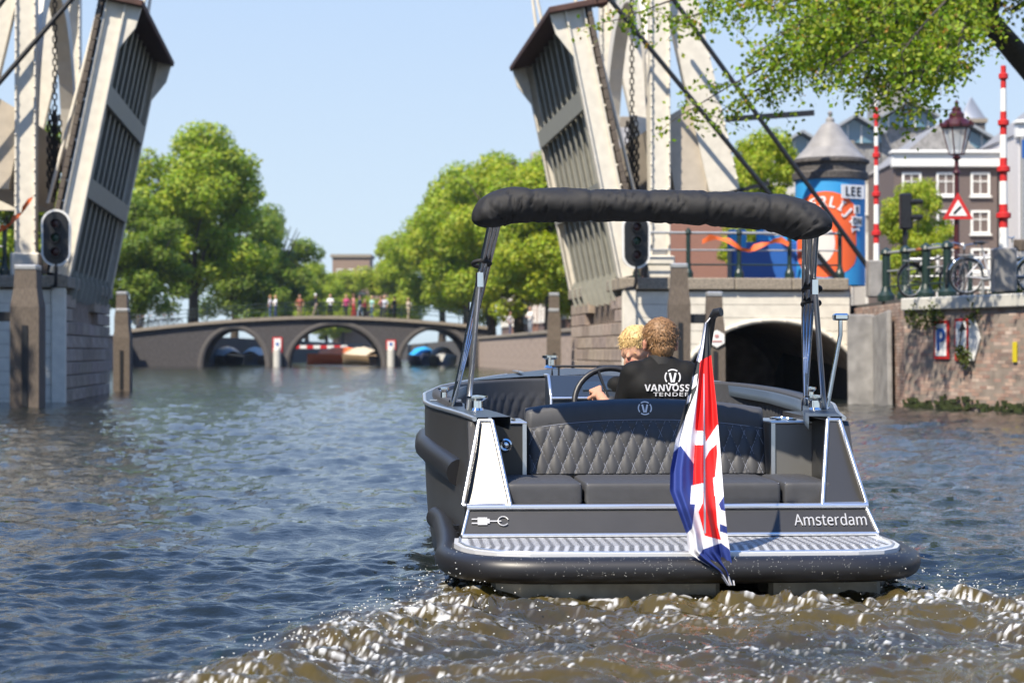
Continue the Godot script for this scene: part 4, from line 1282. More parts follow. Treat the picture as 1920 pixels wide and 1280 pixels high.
func striped_pole(at: Vector3, h: float, r: float, label: String, bottom_white: float) -> void:
	var t := thing("barrier_pole", label, "barrier pole", at, Transform3D(), "red and white barrier poles")
	var y := 0.0
	var i := 0
	while y < h:
		var s := 0.42
		var g := G.new()
		var rr := lerpf(r, r * 0.55, y / h)
		g.lathe(at + Vector3(0, y, 0), [Vector2(rr, 0), Vector2(rr * 0.97, minf(s, h - y))], 10)
		part(g, "band", M.white_paint if (i % 2 == 0) else M.red_paint, t)
		if i % 2 == 1:
			g = G.new()
			g.lathe(at + Vector3(0, y + 0.16, 0), [Vector2(rr, 0), Vector2(rr * 1.7, 0.02), Vector2(rr * 1.7, 0.1), Vector2(rr, 0.12)], 10)
			part(g, "collar", M.red_paint, t)
		y += s
		i += 1
	var g2 := G.new()
	g2.box(at + Vector3(0, -0.35, 0), Vector3(0.4, 0.8, 0.4), Basis(), 0.03)
	part(g2, "housing", M.grey_plate, t)

func bicycle(t: Transform3D, col: Color, label: String, basket := false) -> void:
	var o := thing("bicycle", label, "bicycle", Vector3.ZERO, t, "bicycles parked along the quay railing")
	var g: G
	for x: float in [-0.53, 0.53]:
		g = G.new()
		var ring := []
		for q in 25: ring.append(Vector3(x + cos(TAU * q / 24) * 0.32, 0.34 + sin(TAU * q / 24) * 0.32, 0))
		g.tube(ring, 0.02, 6, false)
		var wh := part(g, "wheel", M.rubber, o)
		g = G.new()
		var rim := []
		for q in 25: rim.append(Vector3(x + cos(TAU * q / 24) * 0.295, 0.34 + sin(TAU * q / 24) * 0.295, 0))
		g.tube(rim, 0.012, 5, false)
		for q in 14:
			var a := TAU * q / 14
			g.tube([Vector3(x, 0.34, 0.02 if q % 2 else -0.02), Vector3(x + cos(a) * 0.29, 0.34 + sin(a) * 0.29, 0)], 0.0025, 3, false)
		part(g, "rim", M.zinc, wh)
		g = G.new()
		var mud := []
		for q in 12: mud.append(Vector3(x + cos(0.4 + 2.4 * q / 11) * 0.36, 0.34 + sin(0.4 + 2.4 * q / 11) * 0.36, 0))
		g.tube(mud, 0.022, 5)
		part(g, "mudguard", M.chrome if col.r > 0.3 else M.black_steel, o)
	g = G.new()
	g.col = col
	var bbk := Vector3(-0.08, 0.30, 0); var seat := Vector3(-0.22, 0.80, 0); var head := Vector3(0.36, 0.86, 0); var fork := Vector3(0.53, 0.34, 0); var rear := Vector3(-0.53, 0.34, 0)
	for e in [[bbk, seat], [bbk, head + Vector3(0.02, -0.1, 0)], [seat + Vector3(0, -0.08, 0), head], [head + Vector3(-0.03, 0.12, 0), fork], [bbk, rear], [seat + Vector3(0, -0.1, 0), rear]]:
		g.tube(e, 0.017, 6)
	part(g, "frame", M.plain, o)
	g = G.new()
	g.tube([seat, seat + Vector3(-0.05, 0.16, 0)], 0.013, 6)
	part(g, "seat_post", M.zinc, o)
	g = G.new()
	g.col = Color(0.30, 0.10, 0.03) if col.r < 0.2 else Color(0.03, 0.03, 0.03)
	g.grid([[Vector3(-0.40, 0.97, -0.09), Vector3(-0.40, 1.0, 0), Vector3(-0.40, 0.97, 0.09)], [Vector3(-0.28, 0.98, -0.08), Vector3(-0.28, 1.01, 0), Vector3(-0.28, 0.98, 0.08)], [Vector3(-0.12, 0.97, -0.02), Vector3(-0.10, 0.99, 0), Vector3(-0.12, 0.97, 0.02)]])
	g.box(Vector3(-0.3, 0.965, 0), Vector3(0.2, 0.05, 0.13), Basis(), 0.02)
	part(g, "saddle", M.plain, o)
	g = G.new()
	g.tube([Vector3(0.2, 1.06, -0.28), Vector3(0.3, 1.09, -0.2), Vector3(0.35, 1.05, 0), Vector3(0.3, 1.09, 0.2), Vector3(0.2, 1.06, 0.28)], 0.014, 6)
	g.tube([Vector3(0.33, 0.96, 0), Vector3(0.35, 1.06, 0)], 0.014, 6)
	part(g, "handlebar", M.chrome, o)
	g = G.new()
	g.tube([bbk + Vector3(-0.02, -0.16, 0.09), bbk + Vector3(0.02, 0.16, -0.09)], 0.012, 5)
	g.lathe(bbk + Vector3(0, 0, 0.05), [Vector2(0.09, 0), Vector2(0.09, 0.01)], 14, Basis(Vector3.RIGHT, PI / 2))
	part(g, "crank", M.zinc, o)
	g = G.new()
	g.box(Vector3(-0.52, 0.74, 0), Vector3(0.36, 0.02, 0.13))
	g.tube([Vector3(-0.66, 0.73, 0.06), rear], 0.008, 4)
	part(g, "luggage_rack", M.zinc, o)
	if basket:
		g = G.new()
		g.box(Vector3(0.58, 0.93, 0), Vector3(0.3, 0.22, 0.34), Basis(), 0.02)
		part(g, "basket", M.timber, o)

func make_street() -> void:
	rng.seed = 61
	# advertising column
	var c := Vector3(7.36, 2.6, -46.0)
	var t := thing("advertising_column", "round poster column with blue and orange poster and grey cone roof", "poster column", c)
	var R := 0.80
	var g := G.new()
	g.col = Color(0.03, 0.27, 0.58)
	g.lathe(c, [Vector2(R, 0), Vector2(R, 2.42)], 40)
	part(g, "poster_drum", M.plain, t)
	g = G.new()
	g.lathe(c + Vector3(0, 2.42, 0), [Vector2(R, 0), Vector2(R + 0.06, 0.02), Vector2(R + 0.08, 0.16), Vector2(R + 0.02, 0.2), Vector2(R + 0.03, 0.36), Vector2(R + 0.1, 0.4), Vector2(R + 0.1, 0.46), Vector2(R - 0.02, 0.5)], 40)
	part(g, "cornice", M.stone_dark, t)
	g = G.new()
	g.lathe(c + Vector3(0, 2.92, 0), [Vector2(R + 0.02, 0), Vector2(R * 0.72, 0.26), Vector2(0.2, 0.80), Vector2(0.1, 0.86), Vector2(0.1, 0.93), Vector2(0.03, 1.0), Vector2(0.06, 1.08), Vector2(0.001, 1.14)], 40)
	part(g, "cone_roof", M.grey_plate, t)
	var face := func(x: float, y: float, r: float) -> Vector3:   # x: along the drum from the side turned to the canal
		var a := x / R - 0.12
		return c + Vector3(sin(a) * (R + r), y, cos(a) * (R + r))
	g = G.new()
	g.col = Color(0.72, 0.11, 0.025)
	var rows := []
	for i in 13:
		var rr := 0.98 * i / 12.0
		var row := []
		for q in 33:
			var a := TAU * q / 32
			row.append(face.call(clampf(-0.15 + cos(a) * rr, -1.0, 0.62), clampf(1.15 + sin(a) * rr, 0.02, 2.4), 0.008))
		rows.append(row)
	g.grid(rows, false, false, true)
	part(g, "orange_disc", M.plain, t)
	g = G.new()
	g.col = Color(0.6, 0.58, 0.55)
	rows = []
	for i in 7:
		var rr := 0.5 * i / 6.0
		var row := []
		for q in 25: row.append(face.call(-0.32 + cos(TAU * q / 24) * rr * 0.8, 0.95 + sin(TAU * q / 24) * rr, 0.014))
		rows.append(row)
	g.grid(rows, false, false, true)
	part(g, "pale_picture", M.plain, t)
	var word := "HERLIJTI"
	for i in word.length():
		var a := deg_to_rad(128.0 - i * 17.0)
		var x := -0.15 + cos(a) * 0.74; var y := 1.15 + sin(a) * 0.74
		var p: Vector3 = face.call(x, y, 0.02)
		lettering(word[i], 0.24, 0.01, M.print_white, t, "letter", Transform3D(Basis(Vector3.UP, x / R - 0.12) * Basis(Vector3.BACK, a - PI / 2), p), "Droid Sans", true)
	for w in [["LEE", 2.12, 0.5, 0.26], ["E", 1.72, 0.62, 0.16], ["ON", 1.45, 0.62, 0.18]]:
		g = G.new()
		g.col = Color(0.7, 0.72, 0.75)
		var bt := Transform3D(Basis(Vector3.UP, w[2] / R - 0.12), face.call(w[2], w[1], 0.03))
		g.xf = bt
		g.box(Vector3.ZERO, Vector3(w[3] * 0.75 * w[0].length() + 0.06, w[3] * 1.2, 0.02))
		part(g, "paper_strip", M.plain, t)
		lettering(w[0], w[3] * 0.8, 0.01, M.black_steel, t, "letter", bt * Transform3D(Basis(), Vector3(0, 0, 0.014)), "Droid Sans", true)
	# a second column on the left bank
	var c2 := CANAL * Vector3(-16.2, 2.12, -56.0)
	var t2 := thing("advertising_column", "plain blue poster column with grey cone roof behind the shaded abutment", "poster column", c2)
	g = G.new()
	g.lathe(c2, [Vector2(0.62, 0), Vector2(0.62, 1.75)], 24)
	part(g, "poster_drum", mat("poster_blue", Color(0.02, 0.12, 0.5), 0.5), t2)
	g = G.new()
	g.lathe(c2 + Vector3(0, 1.75, 0), [Vector2(0.62, 0), Vector2(0.7, 0.05), Vector2(0.7, 0.25), Vector2(0.5, 0.4), Vector2(0.05, 0.95), Vector2(0.001, 1.1)], 24)
	part(g, "cone_roof", M.grey_plate, t2)
	# blue works cabins behind the railing
	for b in [[Vector3(5.95, 2.66, -46.4), Vector3(1.75, 0.95, 1.0), "sign_blue", "dark blue container behind the abutment railing"], [Vector3(6.15, 3.62, -46.2), Vector3(0.95, 0.62, 0.12), "bright_blue", "light blue notice board with white strip above the container"], [Vector3(5.2, 3.45, -46.0), Vector3(0.42, 0.45, 0.3), "bright_blue", "small light blue box beside the notice board"]]:
		var o := thing("blue_board" if b[1].z < 0.9 else "blue_container", b[3], "board" if b[1].z < 0.9 else "container", b[0])
		g = G.new()
		g.box(b[0] + Vector3(0, b[1].y / 2, 0), b[1], Basis(), 0.03)
		part(g, "panel", M[b[2]], o)
		if b[1].x < 1.2 and b[1].x > 0.6:
			g = G.new()
			g.box(b[0] + Vector3(0.05, b[1].y * 0.42, 0.07), Vector3(0.7, 0.2, 0.01))
			part(g, "white_strip", M.white_paint, o)
			for x: float in [-0.4, 0.4]:
				g = G.new()
				g.box(b[0] + Vector3(x, -0.5, 0), Vector3(0.06, 1.0, 0.06))
				part(g, "leg", M.zinc, o)
		elif b[1].x < 0.6:
			g = G.new()
			g.box(b[0] + Vector3(0, -0.4, 0), Vector3(0.08, 0.85, 0.08))
			part(g, "stand", M.zinc, o)
	# orange safety net strips on the railings
	for k in [[Vector3(4.2, 3.45, -43.9), 1], [Vector3(-10.55, 3.75, -42.0), -1]]:
		var o := thing("safety_ribbon", "torn orange safety netting tied to the " + ("railing by the blue boards" if k[1] > 0 else "post beside the left signal"), "netting", k[0])
		g = G.new()
		var ra := []
		for i in 14:
			var f := i / 13.0
			var p: Vector3 = k[0] + (Vector3(f * 1.9, 0.12 * sin(f * 9.0) - 0.1 * f, 0) if k[1] > 0 else Vector3(-0.55 + f * 1.0, -0.25 + f * f * 0.75, 0.2))
			ra.append([p, p + Vector3(0.03 * sin(i * 2.1), 0.10 + 0.05 * sin(i * 1.7), 0.05 * sin(i * 1.3))])
		g.grid(ra)
		part(g, "net", M.orange, o)
	striped_pole(Vector3(7.88, 3.0, -43.0), 3.85, 0.065, "thin red and white barrier pole standing by the poster column", 0.0)
	striped_pole(Vector3(8.9, 2.9, -36.0), 3.35, 0.085, "thick red and white barrier pole beside the street lamp", 0.0)
	# lantern
	var lp := Vector3(9.17, 2.12, -41.0)
	var l := thing("street_lamp", "dark red crown topped street lantern carrying a triangular warning sign", "street lamp", lp)
	g = G.new()
	g.lathe(lp, [Vector2(0.14, 0), Vector2(0.13, 0.5), Vector2(0.08, 0.6), Vector2(0.06, 0.7), Vector2(0.05, 2.6), Vector2(0.09, 2.64), Vector2(0.05, 2.7), Vector2(0.04, 2.9), Vector2(0.1, 2.95), Vector2(0.03, 3.02)], 12)
	part(g, "column", mat("lamp_red", Color(0.05, 0.008, 0.01), 0.4), l)
	var lb := lp + Vector3(0, 3.02, 0)
	g = G.new()
	for i in 6:
		var a := TAU * i / 6
		g.tube([lb + Vector3(cos(a) * 0.15, 0, sin(a) * 0.15), lb + Vector3(cos(a) * 0.30, 0.55, sin(a) * 0.30)], 0.014, 4)
		g.tube([lb, lb + Vector3(cos(a) * 0.15, 0.0, sin(a) * 0.15)], 0.014, 4)
	g.lathe(lb + Vector3(0, 0.55, 0), [Vector2(0.33, 0), Vector2(0.33, 0.05), Vector2(0.24, 0.16), Vector2(0.16, 0.2), Vector2(0.16, 0.28), Vector2(0.1, 0.34), Vector2(0.1, 0.4), Vector2(0.03, 0.46), Vector2(0.05, 0.52), Vector2(0.001, 0.58)], 12)
	for i in 8:
		var a := TAU * i / 8
		g.box(lb + Vector3(cos(a) * 0.33, 0.63, sin(a) * 0.33), Vector3(0.05, 0.1, 0.05), Basis(), 0.012)
	part(g, "lantern_frame", M.lamp_red, l)
	g = G.new()
	for i in 6:
		var a := TAU * i / 6; var b := TAU * (i + 1) / 6
		g.quad(lb + Vector3(cos(b) * 0.145, 0.01, sin(b) * 0.145), lb + Vector3(cos(a) * 0.145, 0.01, sin(a) * 0.145), lb + Vector3(cos(a) * 0.295, 0.54, sin(a) * 0.295), lb + Vector3(cos(b) * 0.295, 0.54, sin(b) * 0.295))
	part(g, "pane", M.lantern_glass, l)
	g = G.new()
	var sc := lp + Vector3(0, 1.9, 0.1)
	g.prism(PackedVector2Array([Vector2(-0.31, -0.22), Vector2(0.31, -0.22), Vector2(0, 0.33)]), 0.03, Transform3D(Basis(), sc))
	var sg := part(g, "warning_sign", M.red_paint, l, "red bordered triangular warning sign")
	g = G.new()
	g.prism(PackedVector2Array([Vector2(-0.19, -0.15), Vector2(0.19, -0.15), Vector2(0, 0.18)]), 0.01, Transform3D(Basis(), sc + Vector3(0, 0, 0.018)))
	part(g, "white_face", M.white_paint, sg)
	g = G.new()
	g.bar(sc + Vector3(-0.09, -0.11, 0.026), sc + Vector3(0.06, 0.04, 0.026), 0.05, 0.006)
	g.bar(sc + Vector3(-0.10, -0.12, 0.026), sc + Vector3(0.11, -0.12, 0.026), 0.03, 0.006)
	part(g, "symbol", M.black_steel, sg)
	# blue street sign, dark signal box
	var bs := thing("blue_sign", "blue direction sign on a thin mast beside the thick barrier pole", "sign", Vector3(10.2, 2.12, -39.0))
	g = G.new(); g.box(Vector3(10.45, 5.05, -39.0), Vector3(0.9, 0.36, 0.03)); part(g, "panel", M.sign_blue, bs)
	g = G.new(); g.box(Vector3(10.45, 5.05, -38.98), Vector3(0.6, 0.06, 0.01)); part(g, "white_bar", M.white_paint, bs)
	g = G.new(); g.tube([Vector3(10.02, 2.1, -39.03), Vector3(10.02, 5.3, -39.03)], 0.04, 8); part(g, "mast", M.zinc, bs)
	var ts := thing("street_signal", "black traffic signal on a post behind the green railing posts", "traffic signal", Vector3(8.2, 2.12, -41.5))
	g = G.new(); g.tube([Vector3(8.2, 2.1, -41.5), Vector3(8.2, 4.3, -41.5)], 0.05, 8); part(g, "post", M.black_steel, ts)
	g = G.new(); g.box(Vector3(8.2, 4.0, -41.45), Vector3(0.24, 0.75, 0.2), Basis(), 0.03); part(g, "case", M.black_steel, ts)
	for y: float in [4.2, 3.88]:
		g = G.new(); g.box(Vector3(8.42, y, -41.4), Vector3(0.26, 0.1, 0.16), Basis(), 0.03); part(g, "hood", M.black_steel, ts)
	# railing with stout posts along the corner of the quay, and plain fence behind
	railing(Vector3(7.75, 2.12, -41.2), Vector3(8.45, 2.12, -38.6), 3, Transform3D(), "green railing with stout posts at the corner above the steel plates", 0.085)
	railing(Vector3(8.7, 2.12, -44.0), Vector3(14.0, 2.12, -42.0), 4, Transform3D(), "plain tube fence running behind the parked bicycles")
	# bicycles
	var bl := [[Vector3(8.35, 2.14, -39.7), 0.5, Color(0.02, 0.02, 0.025), "black bicycle leaning behind the stout green railing posts", false], [Vector3(8.75, 2.14, -39.2), 1.1, Color(0.03, 0.03, 0.03), "dark bicycle crowded between others by the railing", false], [Vector3(9.0, 2.14, -37.2), 0.15, Color(0.55, 0.56, 0.6), "silver bicycle with bright rims and tan saddle near the low rail", true], [Vector3(10.15, 2.14, -36.6), -0.12, Color(0.36, 0.31, 0.25), "beige framed bicycle with pale tyres behind the low rail", false], [Vector3(9.9, 2.14, -38.6), 0.8, Color(0.02, 0.03, 0.03), "black bicycle standing behind the beige one", false]]
	for b in bl: bicycle(Transform3D(Basis(Vector3.UP, b[1]) * Basis(Vector3.RIGHT, 0.08), b[0]), b[2], b[3], b[4])
	for i in 6:   # bicycles by the far bridge
		var p := CANAL * Vector3(-14.2 + i * 0.55, 2.75 + i * 0.03, -108.0)
		bicycle(Transform3D(Basis(Vector3.UP, 0.4 + rng.randf()), p), Color(0.03, 0.03, 0.035) if i % 3 else Color(0.4, 0.4, 0.42), "bicycle parked against the railing at the left end of the bridge")

func window(parent: Node3D, t: Transform3D, w: float, h: float, glass: Material, bars := 1) -> void:   # frame proud of the wall, pane set back, glazing bars
	var g := G.new()
	g.xf = t
	for s: int in [-1, 1]:
		g.box(Vector3(s * (w / 2 - 0.06), 0, 0.03), Vector3(0.12, h, 0.1))
		g.box(Vector3(0, s * (h / 2 - 0.06), 0.03), Vector3(w, 0.12, 0.104))
	g.box(Vector3(0, -h / 2 - 0.05, 0.06), Vector3(w + 0.16, 0.1, 0.2))
	for i in bars: g.box(Vector3(0, h * (0.12 if bars == 1 else (i + 1.0) / (bars + 1) - 0.5), 0.01), Vector3(w, 0.06, 0.05))
	g.box(Vector3(0, 0, 0.008), Vector3(0.05, h, 0.05))
	var f := part(g, "window", M.white_paint, parent)
	g = G.new()
	g.xf = t
	g.box(Vector3(0, 0, -0.02), Vector3(w - 0.1, h - 0.1, 0.03))
	part(g, "pane", glass, f)

func house(called_label: String, frame: Transform3D, w: float, h: float, col: Color, cols: int, rows_n: int, roof: String, d := 9.0) -> Node3D:   # facade towards +z of the frame, foot at y 0, centred in x
	var t := thing("canal_house", called_label, "house", Vector3.ZERO, frame, "houses along the canal")
	var g := G.new()
	g.col = col
	g.box(Vector3(0, h / 2, -d / 2), Vector3(w, h, d))
	part(g, "wall", M.tinted, t)
	var sh := (h - 1.0) / rows_n
	for r in rows_n:
		for c in cols:
			window(t, Transform3D(Basis(), Vector3((c + 0.5) * w / cols - w / 2, 0.9 + (r + 0.5) * sh, 0.0)), w / cols * 0.56, sh * 0.62, M.window_glass)
	g = G.new()
	if roof == "cornice":
		g.box(Vector3(0, h + 0.15, 0.0), Vector3(w + 0.3, 0.75, 0.7), Basis(), 0.05)
		g.box(Vector3(0, h + 0.6, 0.1), Vector3(w + 0.5, 0.18, 0.9), Basis(), 0.04)
		part(g, "cornice", M.white_paint, t)
		g = G.new()
	g.prism(PackedVector2Array([Vector2(-w / 2 - 0.1, h), Vector2(w / 2 + 0.1, h), Vector2(0, h + w * 0.42)]), d - 0.8, Transform3D(Basis(), Vector3(0, 0, -d / 2 - 0.3)))
	var rf := part(g, "roof", M.grey_plate, t)
	g = G.new()
	g.box(Vector3(w * 0.28, h + w * 0.34, -d * 0.4), Vector3(0.7, 1.6, 0.7), Basis(), 0.03)
	part(g, "chimney", M.stone, rf)
	return t

func make_buildings() -> void:
	rng.seed = 71
	# grey-brown house across the street, with white cornice
	var t := house("grey brown house with white cornice and white framed windows behind the bicycles", Transform3D(Basis(), Vector3(24.0, 2.1, -110)), 5.7, 9.4, Color(0.135, 0.105, 0.095), 3, 4, "cornice")
	house("narrow house with white plastered side wall and steep tiled gable", Transform3D(Basis(Vector3.UP, 0.35), Vector3(20.6, 2.1, -118)), 4.4, 9.6, Color(0.55, 0.54, 0.52), 2, 3, "gable")
	house("plain white plastered building at the right of the brown house", Transform3D(Basis(), Vector3(31.0, 2.1, -106)), 8.0, 10.6, Color(0.62, 0.60, 0.60), 1, 3, "cornice")
	# modern building with folded metal roofs
	var mb := thing("folded_roof_building", "modern building with folded grey metal roofs and blue glass gables", "building", Vector3(30, 2.1, -185))
	for i in 5:
		var x := 22.0 + i * 5.0
		var y := [18.5, 20.5, 22.0, 23.5, 21.5][i] as float
		var g := G.new()
		g.box(Vector3(x, 2.1 + (y - 2.1) / 2, -192), Vector3(5.1, y - 2.1, 12))
		part(g, "block", M.grey_plate, mb)
		g = G.new()
		g.prism(PackedVector2Array([Vector2(-2.5, 0), Vector2(2.5, 0), Vector2(2.5, 0.7), Vector2(0, 2.2), Vector2(-2.5, 0.7)]), 0.3, Transform3D(Basis(), Vector3(x, y - 1.4, -185.8)))
		part(g, "glass_gable", M.blue_glass, mb)
		for k: int in [-1, 1]:
			g = G.new()
			g.bar(Vector3(x + k * 2.75, y - 0.55, -190), Vector3(x, y + 1.1, -190), 11.0, 0.25, Vector3.BACK)
			part(g, "roof_fold", M.zinc, mb)
		for k in 4:
			g = G.new()
			g.box(Vector3(x - 1.9 + k * 1.25, y - 0.6, -185.6), Vector3(0.12, 1.7, 0.12))
			part(g, "mullion", M.white_paint, mb)
	var tb := thing("grey_tower_block", "plain grey block rising behind the folded roofs", "building", Vector3(47, 2, -250))
	var g3 := G.new()
	g3.box(Vector3(47.2, 17, -250), Vector3(4.2, 36, 5)); part(g3, "wall", M.grey_plate, tb)
	g3 = G.new(); g3.box(Vector3(47.2, 35.2, -250), Vector3(4.6, 0.5, 5.4)); part(g3, "parapet", M.zinc, tb)
	var ct := thing("church_tower", "small brown tower with pale pyramid cap behind the lantern", "tower", Vector3(46.2, 2, -200))
	var gt := G.new()
	gt.box(Vector3(46.2, 13, -200), Vector3(2.3, 22, 2.3)); part(gt, "shaft", M.stone_dark, ct)
	gt = G.new(); gt.box(Vector3(46.2, 24.2, -200), Vector3(2.7, 0.4, 2.7)); part(gt, "cornice", M.stone, ct)
	gt = G.new(); gt.lathe(Vector3(46.2, 24.4, -200), [Vector2(1.7, 0), Vector2(0.05, 2.3)], 4, Basis(Vector3.UP, PI / 4)); part(gt, "cap", M.zinc, ct)
	# brick houses on the right bank behind the elms, and along the left bank
	var bricks := [Color(0.26, 0.13, 0.095), Color(0.20, 0.115, 0.09), Color(0.31, 0.17, 0.12), Color(0.17, 0.12, 0.11)]
	for i in 8:
		house("brick canal house with white windows behind the right bank elms" if i > 0 else "reddish brick house with tall white windows beside the raised leaf", CANAL * Transform3D(Basis(Vector3.UP, -PI / 2), Vector3(16.6, 2.1, -86.0 - i * 8.0)), 7.6, 10.5 + (i % 3) * 1.2, bricks[i % 4], 3, 4, "cornice" if i % 2 else "gable")
	for i in 14:
		house("brick canal house on the left bank behind the elms", CANAL * Transform3D(Basis(Vector3.UP, PI / 2), Vector3(-26.0, 2.1, 34.0 - i * 9.5)), 9.0, 11.0 + (i % 3) * 1.4, bricks[(i + 1) % 4], 3, 4, "cornice" if i % 2 else "gable")
	# brown building closing the canal far away
	var fb := thing("corner_building", "distant brown building with arched gateway closing the canal", "building", Vector3(-27, 2, -330))
	var gf := G.new()
	gf.col = Color(0.24, 0.17, 0.13)
	gf.box(Vector3(-26.8, 9.2, -335), Vector3(6.2, 15.5, 8)); gf.box(Vector3(-22.0, 7.5, -336), Vector3(6.0, 12, 8))
	part(gf, "wall", M.tinted, fb)
	for r in 3:
		for c in 3: window(fb, Transform3D(Basis(), Vector3(-28.6 + c * 1.8, 6.0 + r * 4.0, -331)), 1.1, 1.8, M.window_glass)
	gf = G.new(); gf.box(Vector3(-26.8, 17.1, -335), Vector3(6.8, 0.5, 8.6)); part(gf, "cornice", M.stone, fb)
	setting(slab([Vector2(-120, -310), Vector2(60, -300), Vector2(60, -420), Vector2(-120, -420)], -1.0, 2.0), "street_far", M.asphalt)

var hw_z := [[0.2, 0.955], [-0.2, 0.96], [-0.8, 1.0], [-1.3, 1.06], [-1.8, 1.11], [-2.6, 1.10], [-3.4, 0.99], [-4.1, 0.80], [-4.8, 0.57], [-5.4, 0.33], [-5.85, 0.12], [-6.05, 0.02]]
func half_width(z: float) -> float:
	for i in hw_z.size() - 1:
		if z <= hw_z[i][0] and z >= hw_z[i + 1][0]:
			return lerpf(hw_z[i][1], hw_z[i + 1][1], (hw_z[i][0] - z) / (hw_z[i][0] - hw_z[i + 1][0]))
	return hw_z[0][1]
func top_width(z: float) -> float:   # the topsides lean in towards the stern
	return half_width(z) * (1.0 - 0.095 * clampf((z + 1.5) / 1.2, 0.0, 1.0))
func sheer(z: float) -> float:
	return 0.745 + 0.034 * clampf(-z - 0.4, 0, 9)

func rbox(g: G, c: Vector3, s: Vector3, r: float, b := Basis(), n := 8) -> void:   # box with rounded edges, smooth
	var h := s / 2
	var inn := h - Vector3.ONE * r
	for ax in 3:
		for sg: int in [-1, 1]:
			var rows := []
			for i in n + 1:
				var row := []
				for j in n + 1:
					var p := Vector3.ZERO
					p[ax] = sg * h[ax]
					var fu := -cos(PI * i / n); var fv := -cos(PI * j / n)
					p[(ax + 1) % 3] = fu * h[(ax + 1) % 3]
					p[(ax + 2) % 3] = fv * h[(ax + 2) % 3]
					var q := p.clamp(-inn, inn)
					row.append(c + b * (q + (p - q).normalized() * r))
				rows.append(row)
			g.grid(rows, false, false, sg > 0)

func emblem(parent: Node3D, t: Transform3D, R: float, m: Material) -> void:
	var g := G.new()
	g.xf = t
	for k in 4:
		var rows := []
		for q in 9:
			var a := PI / 4 + PI / 2 * k + PI * 0.04 + (PI / 2 - PI * 0.08) * q / 8.0
			var e := Vector3(cos(a), sin(a), 0)
			rows.append([e * R * 0.84, e * R * 0.84 + Vector3(0, 0, 0.002), e * R + Vector3(0, 0, 0.002), e * R])
		g.grid(rows)
	for s: int in [-1, 1]:
		g.bar(Vector3(s * R * 0.36, R * 0.52, 0.001), Vector3(s * R * 0.10, -R * 0.62, 0.001), R * 0.24, 0.002, Vector3.RIGHT)
	part(g, "emblem", m, parent)

